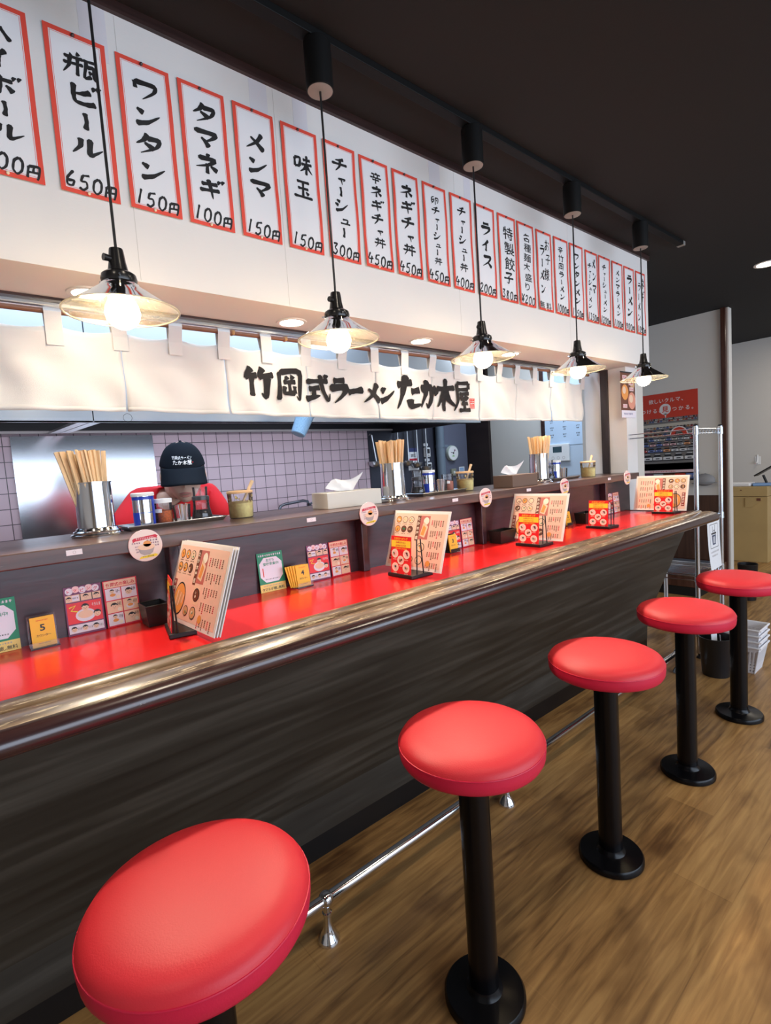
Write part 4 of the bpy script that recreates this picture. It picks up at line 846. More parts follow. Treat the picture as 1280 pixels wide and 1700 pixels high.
ZT = 1.1075
def soy_bottle(x, y, label):
    t = thing('soy_sauce_bottle', (x, y, ZT), label, 'bottle', 'soy sauce bottles')
    b = MB(); b.lathe([(0.033, 0), (0.0345, 0.004), (0.030, 0.028), (0.0265, 0.044), (0.0255, 0.062), (0.027, 0.070)], (0, 0, 0), CLEAR, 28, cap=False); b.build('glass_body', t)
    b = MB(); b.lathe([(0.032, 0.001), (0.0335, 0.004), (0.029, 0.028), (0.0265, 0.038), (0, 0.038)], (0, 0, 0), SOY, 28); b.build('soy_sauce', t)
    b = MB(); b.lathe([(0.0275, 0.068), (0.0275, 0.080), (0.024, 0.082)], (0, 0, 0), mat('grey_black_collar', (0.05, 0.05, 0.055), 0.3), 24); b.build('collar', t)
    b = MB(); b.lathe([(0.023, 0.080), (0.0235, 0.100), (0.0245, 0.112), (0, 0.112)], (0, 0, 0), CLEAR, 24); b.tube([(0, 0, 0.082), (0, 0, 0.108)], 0.004, CLEAR, 8); b.build('clear_cap', t)
def shaker(x, y, label):
    t = thing('pepper_shaker', (x, y, ZT), label, 'shaker', 'blue and silver shakers')
    b = MB(); b.lathe([(0.031, 0), (0.031, 0.100)], (0, 0, 0), CHROME, 32); b.build('silver_can', t)
    b = MB()
    for a0, a1, z0, z1 in [(PI * .75, PI * 1.28, 0, 0.046), (0, 2 * PI, 0.086, 0.096), (0, 2 * PI, 0.0455, 0.0475), (-PI * .3, PI * .5, 0, 0.09)]:
        V = []; F = []
        for k in range(25):
            a = a0 + (a1 - a0) * k / 24; V += [(0.0314 * math.cos(a), 0.0314 * math.sin(a), z0), (0.0314 * math.cos(a), 0.0314 * math.sin(a), z1)]
        for k in range(24): F.append((2 * k, 2 * k + 2, 2 * k + 3, 2 * k + 1))
        b.add(V, F, BLUEP, True)
    b.build('blue_band', t)
    b = MB(); b.lathe([(0.033, 0.097), (0.0335, 0.099), (0.0335, 0.106), (0.031, 0.108), (0, 0.108)], (0, 0, 0), WHITEPL, 32); b.build('white_lid', t)
def spice_jar(x, y, label, fill, fh, lid=True):
    t = thing('spice_jar', (x, y, ZT), label, 'jar', 'clear spice jars')
    b = MB(); b.lathe([(0.026, 0), (0.028, 0.003), (0.028, 0.070)], (0, 0, 0), CLEAR, 24); b.build('clear_jar', t)
    b = MB(); b.lathe([(0.0255, 0.002), (0.0265, 0.004), (0.0265, fh), (0, fh + 0.004)], (0, 0, 0), fill, 24); b.build('contents', t)
    b = MB(); b.lathe([(0.0285, 0.070), (0.0285, 0.083), (0, 0.084)], (0, 0, 0), WHITEPL if lid else CLEAR, 24); b.build('lid', t)
    b = MB(); V = [(0.0284 * math.cos(a), 0.0284 * math.sin(a), z) for a in [PI * 1.1 + .12 * k for k in range(8)] for z in (0.040, 0.052)]
    b.add(V, [(2 * k, 2 * k + 2, 2 * k + 3, 2 * k + 1) for k in range(7)], WHITEP, True); b.build('paper_label', t)
def pick_jar(x, y, label, seed):
    rnd = random.Random(seed); t = thing('toothpick_jar', (x, y, ZT), label, 'jar', 'toothpick jars')
    b = MB(); b.lathe([(0.024, 0), (0.028, 0.060)], (0, 0, 0), CLEAR, 24); b.build('clear_cup', t)
    b = MB()
    for k in range(26):
        a = rnd.random() * 6.28; q = 0.020 * math.sqrt(rnd.random()); b.tube([(q * .7 * math.cos(a), q * .7 * math.sin(a), 0.003), (q * math.cos(a) + rnd.uniform(-.004, .004), q * math.sin(a), 0.056 + rnd.uniform(0, .008))], 0.0013, rnd.choice([STICK, PINKP, ORNG, GREYP, WHITEP]), 5)
    o = b.build('toothpicks', t); o['kind'] = 'stuff'
def paste_jar(x, y, label, spoon=True, zs=1.1055):
    t = thing('paste_jar', (x, y, zs), label, 'jar', 'yellow paste jars')
    b = MB(); b.lathe([(0.037, 0), (0.0395, 0.004), (0.042, 0.085)], (0, 0, 0), CLEAR, 32, cap=False); b.build('clear_jar', t)
    b = MB(); b.lathe([(0.0365, 0.002), (0.0385, 0.005), (0.0405, 0.050), (0.030, 0.056), (0, 0.050)], (0, 0, 0), PASTE, 32)
    rnd = random.Random(4)
    for k in range(10): a = rnd.uniform(0, 6.28); b.sphere((0.0385 * math.cos(a), 0.0385 * math.sin(a), rnd.uniform(.05, .078)), rnd.uniform(.003, .007), PASTE, 8, 6, (.6, .6, 1))
    b.build('yellow_paste', t)
    b = MB(); b.lathe([(0.0425, 0.083), (0.0435, 0.088), (0.041, 0.092), (0, 0.092)], (0, 0, 0), mat('peach_lid', (0.80, 0.50, 0.26), 0.5), 32); b.build('lid', t)
    if spoon: b = MB(); b.tube([(0.008, 0, 0.05), (0.030, 0, 0.088), (0.050, 0.0, 0.122)], [0.004, 0.005, 0.0065], STICK, 10); b.build('wooden_spoon', t)
tray(0.385, 0.690, 0.965, 'steel tray of condiments in front of the cook', 2)
shaker(0.452, 0.965, 'blue and silver shaker with white lid on the nearest tray'); spice_jar(0.515, 0.985, 'clear jar of orange chili powder with white lid, beside the nearest shaker', CHILI, 0.045)
pick_jar(0.566, 0.962, 'clear toothpick cup with coloured picks on the nearest tray', 2); soy_bottle(0.632, 0.965, 'soy sauce bottle in front of the cook on the nearest tray')
paste_jar(0.748, 0.915, 'jar of yellow paste with a wooden spoon, right of the cook')
tray(1.545, 1.840, 0.915, 'steel tray of condiments in the middle of the ledge', 2)
soy_bottle(1.603, 0.935, 'soy sauce bottle right of the second chopstick holder'); shaker(1.668, 0.935, 'bright blue shaker with white lid on the middle tray')
pick_jar(1.722, 0.905, 'toothpick cup right of the bright blue shaker on the middle tray', 5); spice_jar(1.775, 0.915, 'small jar of reddish spice on the middle tray', mat('rosy_spice', (0.62, 0.22, 0.14), 0.8), 0.05, False)
paste_jar(1.875, 0.895, 'jar of yellow paste at the right end of the middle tray')
tray(2.49, 2.76, 0.865, 'dark steel tray of condiments farthest along the ledge')
soy_bottle(2.545, 0.868, 'farthest soy sauce bottle, right of the last chopstick holder'); shaker(2.615, 0.872, 'farthest blue shaker, on the last tray'); pick_jar(2.685, 0.868, 'farthest toothpick cup, on the last tray', 8)
paste_jar(2.845, 0.800, 'farthest jar of yellow paste, before the daylight-tinted board')

# tissue boxes
def tissue_box(x, y, rz, sx, sy, material, label, seed, cx=0.5):
    rnd = random.Random(seed); t = thing('tissue_box', (x, y, 1.1055), label, 'tissue box', 'tissue boxes'); t.rotation_euler = (0, 0, R(rz))
    b = MB(); b.box((0, 0, 0), (sx, sy, 0.058), material); b.build('box', t, bevel=0.0015)
    b = MB(); b.lathe([(0, 0.0585), (0.02, 0.0585)], (sx * cx, sy / 2, 0), DKP, 20, cap=False, sx=2.2, sy=0.7); b.build('slot', t)
    n = 12; V = []; F = []
    for j in range(n + 1):
        for i in range(n + 1):
            u, v = i / n, j / n; fold = math.sin(v * 9 + u * 3) * 0.012 * u + math.sin(v * 17) * 0.004 * u
            xx = sx * cx + (v - 0.5) * (0.06 + 0.10 * u) - 0.012 * u; zz = 0.058 + (0.030 + 0.032 * v + 0.010 * math.sin(v * 7)) * u * (1.0 if v > 0.15 else 0.55 + 3 * v)
            V.append((xx, sy / 2 + fold + 0.010 * (u ** 2) * math.sin(v * 5), zz))
    for j in range(n):
        for i in range(n): a = j * (n + 1) + i; F.append((a, a + 1, a + n + 2, a + n + 1))
    b = MB(); b.add(V, F, mat('white_tissue', (0.86, 0.86, 0.88), 0.9), True); b.build('tissue', t)
tissue_box(1.025, 0.800, -3, 0.240, 0.115, mat('ivory_card_box', (0.70, 0.66, 0.60), 0.55), 'ivory tissue box with a tissue pulled up, between the paste jar and the chopsticks', 1)
tissue_box(2.030, 0.735, 0, 0.205, 0.115, mat('brown_card_box', (0.16, 0.10, 0.075), 0.55), 'brown tissue box farther along the ledge before the dark doorway', 2, 0.4)
# ------------------------------------------------------------------ kitchen
hood = thing('range_hood', (0, 1.7, 1.515), 'long stainless range hood with a dark inside above the cook', 'range hood')
b = MB(); b.box((-2.4, 0, 0), (0.485, 0.02, 0.76), STEEL); b.box((0.489, 0, 0), (3.0, 0.02, 0.76), STEEL); b.box((-2.4, 0, 0), (3.0, 0.035, 0.004), STEEL); b.build('front_panel', hood)
HOODBLK = mat('black_hood_metal', (0.010, 0.010, 0.014), 0.5)  # plain black metal for the hood interior and the pull ring
b = MB(); b.box((-2.4, 0.021, 0.24), (3.0, 0.99, 0.25), HOODBLK); b.box((-2.4, 0.975, 0.06), (3.0, 0.99, 0.24), HOODBLK); b.box((2.98, 0.021, 0.02), (3.0, 0.975, 0.24), HOODBLK); b.box((-2.4, 0.021, 0.02), (-2.38, 0.975, 0.24), HOODBLK); b.box((-2.3, 0.0205, 0.006), (2.98, 0.024, 0.24), HOODBLK); b.build('hood_inside', hood)
b = MB(); b.box((-2.4, 0.955, 0.042), (3.0, 0.974, 0.056), mat('pale_metal_gutter', (0.45, 0.42, 0.42), 0.5, 0.4)); b.build('gutter', hood)
for x in (0.447, 0.495):
    b = MB(); V = [(x, 0.03, 0.006), (x + 0.042, 0.03, 0.006), (x + 0.042, 0.95, 0.040), (x, 0.95, 0.040)]; b.add(V + [(p[0], p[1], p[2] + 0.012) for p in V], [(0, 1, 2, 3), (7, 6, 5, 4), (0, 4, 5, 1), (1, 5, 6, 2), (2, 6, 7, 3), (3, 7, 4, 0)], STEEL); b.build('divider_strip', hood)
b = MB(); s = Sheet(b, (0.62, -0.0005, 0.018), (1, 0, 0), (0, 0, 1)); s.ring(0, 0, 0.017, 0.0185, HOODBLK, 1); b.build('recessed_pull', hood)
t = thing('steel_wall_sheet', (0.635, 2.69, 0.55), 'brushed stainless sheet on the tiled wall left of the cook, reflecting his red shirt', 'wall sheet')
b = MB(); b.box((-0.365, -0.004, 0), (0.365, 0.0095, 0.995), mat('satin_steel_sheet', (0.62, 0.63, 0.66), 0.16, 1.0, bump=0.05, bscale=5)); b.build('sheet', t)
t = thing('prep_counter', (0.3, 1.19, 0), 'stainless prep counter behind the ledge where the cook works', 'prep counter')
b = MB(); b.box((-2.2, -0.11, 0.82), (2.3, 0.10, 0.85), STEEL); b.build('worktop', t)
b = MB(); b.box((-2.2, -0.09, 0.0), (2.3, 0.06, 0.82), STEEL); b.build('cabinet', t)
t = thing('sink_counter', (1.6, 2.4, 0), 'stainless sink counter along the tiled back wall', 'sink counter')
b = MB(); b.box((-1.2, -0.28, 0.86), (1.0, 0.285, 0.90), STEEL); b.build('sink_top', t); b = MB(); b.box((-1.18, -0.25, 0.0), (0.98, 0.28, 0.86), STEEL); b.build('cabinet', t)
t = thing('kitchen_faucet', (1.985, 2.5, 0.90), 'dark chrome faucet with a long level spout left of the ivory tissue box', 'faucet')
DKCHR = mat('dark_chrome', (0.16, 0.17, 0.20), 0.18, 1.0)
b = MB(); b.lathe([(0.026, 0), (0.024, 0.05), (0.018, 0.07), (0.018, 0.12)], (0, 0, 0), DKCHR, 20); b.build('faucet_body', t)
b = MB(); b.tube([(0, 0, 0.10), (-0.012, 0, 0.135), (-0.05, 0, 0.143), (-0.20, 0, 0.132), (-0.232, 0, 0.122), (-0.244, 0, 0.095), (-0.245, 0, 0.08)], 0.0105, DKCHR, 12); b.build('spout', t)
b = MB(); b.tube([(0.0, 0, 0.115), (0.03, -0.02, 0.125)], 0.007, DKCHR, 8); b.build('handle', t)
t = thing('stock_pot', (0.20, 1.28, 0.8505), 'white rimmed pot behind the ledge, just showing left of the nearest chopstick holder', 'pot')
b = MB(); b.lathe([(0, 0.004), (0.085, 0.004), (0.10, 0.02), (0.10, 0.215), (0.106, 0.225), (0.104, 0.228), (0.096, 0.222), (0.095, 0.03)], (0, 0, 0), mat('white_enamel', (0.75, 0.75, 0.78), 0.25), 36); b.build('pot_body', t)
b = MB(); pr = []
for k in range(19): z = 0.095 - 0.0095 * k if False else -0.045 + 0.0062 * k; pr += [(0.034 + 0.010 * k / 18, z), (0.036 + 0.010 * k / 18, z + 0.003)]
b.lathe([(0, -0.047), (0.032, -0.047)] + pr + [(0.047, 0.070), (0.044, 0.070)], (0, 0, 0), mat('pale_blue_ribbed_plastic', (0.36, 0.58, 0.80), 0.35), 32); t = b.build('ribbed_cup', hood, loc=(1.365, -0.2, -0.04)); t.rotation_euler = (0, R(28), 0); t['label'] = 'pale blue ribbed cup hanging at a tilt'
b = MB(); b.tube([(0.0, 0.03, 0.06), (-0.01, 0.10, 0.085), (-0.02, 0.215, 0.11)], 0.003, STEEL, 6); b.build('wire_hook', t)

# utensils and fittings on the dark service wall
def ladle(x, z0, z1, label, cup=True, y=2.655):
    t = thing('ladle', (x, y, z0), label, 'ladle', 'hanging kitchen ladles'); h = z1 - z0
    b = MB(); b.tube([(0.0, 0, 0.02), (-0.035 if cup else 0, 0, h)], 0.007 if cup else 0.008, STEEL, 8); b.tube([(-0.035 if cup else 0, 0, h), (-0.035 if cup else 0, 0.02, h + 0.012), (-0.035 if cup else 0, 0.033, h)], 0.004, STEEL, 6); b.build('handle', t)
    b = MB(); b.lathe([(0, -0.045), (0.03, -0.038), (0.050, -0.015), (0.055, 0.008), (0.052, 0.008), (0.045, -0.014)], (-0.02, 0, 0.02), STEEL, 20); b.build('cup', t)
ladle(2.775, 1.27, 1.52, 'dark ladle hanging at the right end of the tiled wall')
for k, (x, z0) in enumerate([(3.03, 1.28), (3.145, 1.26), (3.26, 1.24), (3.375, 1.20)]): ladle(x, z0, 1.62, ['leftmost', 'second', 'third', 'rightmost and longest'][k] + ' of the four steel ladles hanging above the middle chopsticks', False)
GREYPIPE = mat('blue_grey_pipe_paint', (0.16, 0.21, 0.27), 0.4)
b = MB(); b.box((3.60, 2.675, 0), (3.962, 2.691, 2.29), mat('slate_blue_pillar', (0.13, 0.14, 0.20), 0.5)); struct(b.build('wall_pillar'))
t = thing('vertical_pipe', (3.545, 2.64, 0), 'blue grey vertical pipe with a clamp on the dark service wall', 'pipe')
b = MB(); b.tube([(0, 0, 0), (0, 0, 2.29)], 0.040, GREYPIPE, 20); b.build('pipe', t); b = MB(); b.lathe([(0.044, 1.39), (0.044, 1.42)], (0, 0, 0), GREYPIPE, 20); b.box((0.03, -0.02, 1.395), (0.09, 0.034, 1.415), GREYPIPE); b.build('clamp', t)
def timer(x, z, label):
    t = thing('kitchen_timer', (x, 2.689, z), label, 'timer', 'white kitchen timers')
    b = MB(); b.box((-0.040, -0.018, -0.045), (0.040, 0, 0.045), WHITEPL); b.build('case', t, bevel=0.008); b = MB(); b.box((-0.027, -0.0195, -0.012), (0.027, -0.0175, 0.030), DKP); b.build('display', t)
    for dx in (-0.02, 0.012): b = MB(); b.lathe([(0.009, 0), (0.009, 0.003)], (0, 0, 0), GREYP, 12); b.M = Matrix(); o = b.build('button', t); o.location = (dx, -0.0175, -0.028); o.rotation_euler = (R(90), 0, 0)
timer(3.405, 1.355, 'upper white kitchen timer beside the vertical pipe'); timer(3.415, 1.215, 'lower white kitchen timer beside the vertical pipe')
b = MB(); b.box((-0.065, -0.003, 0), (0.065, 0, 0.20), WHITEP); s = Sheet(b, (-0.065, -0.0032, 0), (1, 0, 0), (0, 0, 1)); s.rect(0, 0.165, 0.13, 0.20, mat('indigo_print', (0.04, 0.05, 0.16), 0.5), 1); s.rect(0, 0.085, 0.13, 0.105, CRIM, 1); s.text('禁煙', 0.065, 0.12, 0.032, DKP, 1, 0.01, center=True); marks(s, 0.03, 0.10, 0.035, 0.02, 3, GREYP, 1)
tag(b.build('wall_notice', None, loc=(3.235, 2.6895, 1.20)), 'white notice with an indigo header behind the middle chopsticks', 'notice')
t = thing('dial_gauge', (3.72, 2.674, 1.335), 'round white dial clock on the slate pillar beside the pipe', 'dial')
b = MB(); b.lathe([(0, 0), (0.072, 0), (0.075, 0.01), (0.070, 0.035), (0.066, 0.036)], (0, 0, 0), mat('pale_green_case', (0.62, 0.68, 0.62), 0.4), 32); o = b.build('case', t); o.rotation_euler = (R(90), 0, 0)
b = MB(); s = Sheet(b, (0, -0.0362, 0), (1, 0, 0), (0, 0, 1)); s.disc(0, 0, 0.065, WHITEP, 0, 32); s.disc(0, 0, 0.010, DKP, 2); s.line([(0, 0), (-0.035, 0.008)], 0.003, DKP, 1); s.line([(0, 0), (0.018, 0.022)], 0.003, DKP, 1); s.disc(0.02, 0.026, 0.009, PURP, 1); s.poly([(-0.02, -0.035), (0.016, -0.035), (0.008, -0.018), (-0.012, -0.018)], mat('soft_green_print', (0.35, 0.6, 0.3), 0.5), 1)
b.build('dial_face', t)
t = thing('switch_box', (3.735, 2.675, 1.15), 'small khaki switch box on the slate pillar under the dial', 'switch'); b = MB(); b.box((-0.035, -0.02, -0.035), (0.035, 0, 0.035), mat('khaki_plastic', (0.28, 0.29, 0.22), 0.5)); b.build('box', t, bevel=0.004); b = MB(); b.box((-0.010, -0.024, -0.012), (0.012, -0.02, 0.012), WHITEPL); b.build('rocker', t)
b = MB(); b.box((-0.04, -0.002, -0.028), (0.04, 0, 0.028), WHITEP); s = Sheet(b, (0, -0.0021, 0), (1, 0, 0), (0, 0, 1)); s.rect(-0.03, -0.018, 0.03, 0.018, mat('sky_print', (0.3, 0.5, 0.8), 0.5), 1); marks(s, -0.025, 0.025, -0.012, 0.012, 4, WHITEP)
tag(b.build('wall_sticker', None, loc=(3.865, 2.674, 1.17)), 'pale blue and white sticker on the slate pillar near the dark doorway', 'sticker')
for k, (x, z) in enumerate([(3.43, 1.63), (3.40, 1.425), (3.41, 1.285)]):
    b = MB(); b.box((-0.03, -0.002, -0.012), (0.03, 0, 0.012), WHITEP); s = Sheet(b, (0, -0.0021, 0), (1, 0, 0), (0, 0, 1)); marks(s, -0.02, 0.02, -0.005, 0.01, 4, GREYP)
    tag(b.build('wall_label', None, loc=(x, 2.6895, z)), ['highest small label strip left of the pipe, under the noren', 'small label strip just above the upper kitchen timer', 'small label strip between the two kitchen timers'][k], 'label', 'small wall labels')

# sheet and remote panels on the daylight-tinted board (wall x = 3.985, facing the room)
BX = 3.984
t = thing('schedule_sheet', (BX, 1.60, 1.325), 'pale blue schedule sheet with a red corner, taped to the board behind the noren end', 'notice')
b = MB(); b.box((-0.002, -0.20, 0), (0, 0.20, 0.29), mat('pale_blue_paper', (0.52, 0.66, 0.84), 0.6)); s = Sheet(b, (-0.0022, 0.20, 0), (0, -1, 0), (0, 0, 1)); s.rect(0.31, 0.262, 0.385, 0.285, mat('coral_print', (0.8, 0.2, 0.22), 0.5), 1)
for r_ in range(3):
    for c_ in range(3): marks(s, 0.05 + 0.12 * c_, 0.085 + 0.12 * c_, 0.21 - 0.062 * r_, 0.012, 3, DKP, 1); marks(s, 0.055 + 0.12 * c_, 0.08 + 0.12 * c_, 0.192 - 0.062 * r_, 0.010, 2, DKP, 1)
b.build('printed_sheet', t)
def remote(y, z, w_, h, scr, label, green):
    t = thing('wall_remote_panel', (BX, y, z), label, 'control panel', 'white wall remotes')
    b = MB(); b.box((-0.022, -w_ / 2, -h / 2), (0, w_ / 2, h / 2), WHITEPL); b.build('case', t, bevel=0.004)
    b = MB(); s = Sheet(b, (-0.0222, w_ / 2, -h / 2), (0, -1, 0), (0, 0, 1)); s.rect(*scr, mat('green_screen', (0.05, 0.22, 0.10), 0.3) if green else mat('dark_screen', (0.04, 0.08, 0.10), 0.25), 1)
    if not green:
        for k in range(3): s.ring(w_ * (0.25 + 0.25 * k), h * 0.2, 0.010, 0.013, GREYP, 1, 14)
    b.build('screen', t)
remote(1.67, 1.265, 0.20, 0.145, (0.05, 0.075, 0.135, 0.125), 'wide white remote panel with a dark screen on the daylight-tinted board', False)
remote(1.375, 1.235, 0.135, 0.15, (0.045, 0.045, 0.095, 0.125), 'white remote panel with a green screen at the right of the board', True)

# ------------------------------------------------------------------ cook
def skin_geo(verts, edges, rad, sub=2, root=0):
    me = bpy.data.meshes.new('sk'); me.from_pydata(verts, edges, []); o = bpy.data.objects.new('sk', me); COL.objects.link(o)
    m = o.modifiers.new('s', 'SKIN'); m.use_smooth_shade = True
    for i, r_ in enumerate(rad):
        sv = me.skin_vertices[0].data[i]; sv.radius = r_ if isinstance(r_, tuple) else (r_, r_); sv.use_root = (i == root)
    m2 = o.modifiers.new('u', 'SUBSURF'); m2.levels = sub; m2.render_levels = sub
    ev = bpy.data.meshes.new_from_object(o.evaluated_get(bpy.context.evaluated_depsgraph_get()))
    V = [tuple(v.co) for v in ev.vertices]; F = [tuple(p.vertices) for p in ev.polygons]
    bpy.data.objects.remove(o); bpy.data.meshes.remove(me); bpy.data.meshes.remove(ev)
    return V, F
PX, PY = 0.72, 1.58
cook = thing('person', (PX, PY, 0), 'cook in a black cap and red t-shirt bending over work behind the ledge', 'person')
def loc(p): return (p[0] - PX, p[1] - PY, p[2])
SKIN = mat('light_skin', (0.72, 0.47, 0.36), 0.5, sss=0.15); SHIRT = mat('red_cotton_shirt', (0.72, 0.012, 0.022), 0.8, bump=0.2, bscale=60); NAVY = mat('black_cap_cloth', (0.004, 0.007, 0.013), 0.75, bump=0.15, bscale=500, spec=0.2); LIP = mat('lip_pink', (0.50, 0.20, 0.17), 0.45); HAIR = mat('black_hair', (0.012, 0.010, 0.010), 0.5); TROU = mat('dark_trousers', (0.02, 0.02, 0.025), 0.8)
J = dict(pel=(.73, 1.62, .90), sp=(.725, 1.58, 1.02), ch=(.715, 1.51, 1.12), nk=(.708, 1.44, 1.195), nt=(.702, 1.385, 1.235), hd=(.697, 1.34, 1.27),
         ls=(.575, 1.47, 1.165), le=(.478, 1.40, 1.03), lw=(.42, 1.25, .965), rs=(.845, 1.45, 1.160), re=(.905, 1.36, .98), rw=(.80, 1.22, .950),
         lh=(.64, 1.62, .86), lk=(.64, 1.56, .48), la=(.64, 1.62, .09), lt=(.64, 1.50, .035), rh=(.82, 1.62, .86), rk=(.82, 1.57, .48), ra=(.82, 1.62, .09), rtt=(.82, 1.50, .035))
keys = list(J); vs = [loc(J[k]) for k in keys]; ix = {k: i for i, k in enumerate(keys)}
ed = [('pel', 'sp'), ('sp', 'ch'), ('ch', 'nk'), ('nk', 'nt'), ('nt', 'hd'), ('ch', 'ls'), ('ls', 'le'), ('le', 'lw'), ('ch', 'rs'), ('rs', 're'), ('re', 'rw'), ('pel', 'lh'), ('lh', 'lk'), ('lk', 'la'), ('la', 'lt'), ('pel', 'rh'), ('rh', 'rk'), ('rk', 'ra'), ('ra', 'rtt')]
rd = dict(pel=.11, sp=.105, ch=.115, nk=.058, nt=.052, hd=.05, ls=.050, le=.037, lw=.025, rs=.050, re=.037, rw=.025, lh=.08, lk=.052, la=.036, lt=.03, rh=.08, rk=.052, ra=.036, rtt=.03)
E_ = [(ix[a], ix[c]) for a, c in ed]; RR = [rd[k] for k in keys]
def hand(wr, dirx, side):
    """palm, four fingers of unequal length and a thumb from the side of the palm; fingers curl down"""
    w0 = Vector(wr); d = Vector(dirx).normalized(); sd = Vector((0, 0, 1)).cross(d).normalized() * side; dn = Vector((0, 0, -1))
    base = len(vs); palm = w0 + d * 0.045; vs.append(loc(palm)); RR.append((.026, .016)); E_.append((ix['lw'] if side > 0 else ix['rw'], base))
    for k, (o_, L) in enumerate([(-.027, .062), (-.009, .074), (.009, .078), (.026, .070)]):
        p0 = palm + d * 0.045 + sd * o_; p1 = p0 + d * L * .45 + dn * L * .15; p2 = p1 + d * L * .25 + dn * L * .35; p3 = p2 + dn * L * .3 + d * L * .05
        for q, r_ in ((p0, .0095), (p1, .0088), (p2, .0080), (p3, .0068)):
            vs.append(loc(q)); RR.append(r_); n = len(vs) - 1; E_.append((base if q is p0 else n - 1, n))
    p0 = palm + sd * 0.036 - d * 0.012; p1 = p0 + d * 0.030 + sd * 0.016 + dn * .010; p2 = p1 + d * 0.028 + dn * .014
    for q, r_ in ((p0, .0115), (p1, .0098), (p2, .0080)): vs.append(loc(q)); RR.append(r_); n = len(vs) - 1; E_.append((base if q is p0 else n - 1, n))
hand(J['lw'], (.35, -.6, -.12), 1); hand(J['rw'], (-.5, -.6, -.08), -1)
bm_ = MB(); V, F = skin_geo(vs, E_, RR, 2, 0); bm_.add(V, F, SKIN, True)
# head: frame looking at the viewer and down
HC = Vector(loc((.699, 1.305, 1.278))); yawv = Vector((-.31, -.95, 0)).normalized(); S_ = Vector((0, 0, 1)).cross(yawv).normalized() * 1.0; pit = R(13)
Fd = (yawv * math.cos(pit) - Vector((0, 0, 1)) * math.sin(pit)).normalized(); S_ = Fd.cross(Vector((0, 0, 1))).normalized() * -1; U_ = S_.cross(Fd).normalized() * 1
if U_.z < 0: U_ = -U_
S_ = U_.cross(Fd) if False else S_
def hp(a, f, u): return HC + S_ * a + Fd * f + U_ * u
def face_pt(th, ph):
    u = math.cos(th); r_ = math.sin(th); a = r_ * math.sin(ph) * .076; f = r_ * math.cos(ph) * .095; z = u * .118
    if z < 0:
        k = (-z / .118); a *= 1 - .30 * k ** 1.3; f *= 1 - .12 * k; f += .012 * k * (1 if math.cos(ph) > 0 else -.5)
    g = lambda x0, z0, sx, sz: math.exp(-((a - x0) / sx) ** 2 - ((z - z0) / sz) ** 2) if math.cos(ph) > 0 else 0
    f += .020 * g(0, -.028, .011, .016) + .010 * g(0, -.005, .008, .025) + .007 * g(0, -.068, .022, .009) + .006 * g(0, -.098, .02, .014) - .008 * g(.030, -.002, .016, .011) - .008 * g(-.030, -.002, .016, .011) + .004 * g(.03, .018, .022, .008) + .004 * g(-.03, .018, .022, .008) - .004 * g(0, -.082, .02, .006)
    return hp(a, f, z)
NT, NP = 34, 48; V = []; F = []
for i in range(NT + 1):
    for k in range(NP): V.append(tuple(face_pt(PI * i / NT, 2 * PI * k / NP)))
for i in range(NT):
    for k in range(NP): a, c = i * NP + k, i * NP + (k + 1) % NP; F.append((a, a + NP, c + NP, c))
bm_.add(V, F, SKIN, True)
for sg in (-1, 1): bm_.M = Matrix.Translation(hp(sg * .077, -.005, -.018)) ; bm_.sphere((0, 0, 0), .02, SKIN, 12, 8, (.45, .6, 1.35)); bm_.M = Matrix()
body = bm_.build('body', cook)
def lipcurve(z, dz, bulge): 
    pts = []
    for k in range(9):
        a = -.021 + .042 * k / 8; q = 1 - (a / .022) ** 2; pts.append(tuple(hp(a, .0875 + .010 * q, z + dz * q)))
    return pts
b = MB(); b.tube(lipcurve(-.064, .003, 0), [.0015, .0028, .0036, .004, .004, .004, .0036, .0028, .0015], LIP, 8); b.tube(lipcurve(-.070, -.003, 0), [.0015, .003, .004, .0048, .005, .0048, .004, .003, .0015], LIP, 8); b.build('lips', cook)
for sg in (-1, 1):
    b = MB(); b.sphere(tuple(hp(sg * .030, .079, -.002)), .0115, mat('eye_white', (0.7, 0.68, 0.66), 0.3), 14, 10); b.sphere(tuple(hp(sg * .030, .088, -.005)), .0052, HAIR, 10, 8); b.build('eye', cook)
    b = MB(); b.tube([tuple(hp(sg * x, y, z)) for x, y, z in ((.014, .094, .017), (.030, .092, .022), (.046, .081, .018))], [.002, .003, .0015], HAIR, 6); b.build('eyebrow', cook)
# hair below the cap
b = MB(); V = []; F = []
for i in range(9):
    for k in range(25):
        th = PI * (.44 + .16 * i / 8); ph = PI * (.36 + 1.28 * k / 24); p = face_pt(th, ph) - HC; V.append(tuple(HC + p * 1.05))
for i in range(8):
    for k in range(24): a = i * 25 + k; F.append((a, a + 25, a + 26, a + 1))
b.add(V, F, HAIR, True); b.build('hair', cook, solid=0.004)
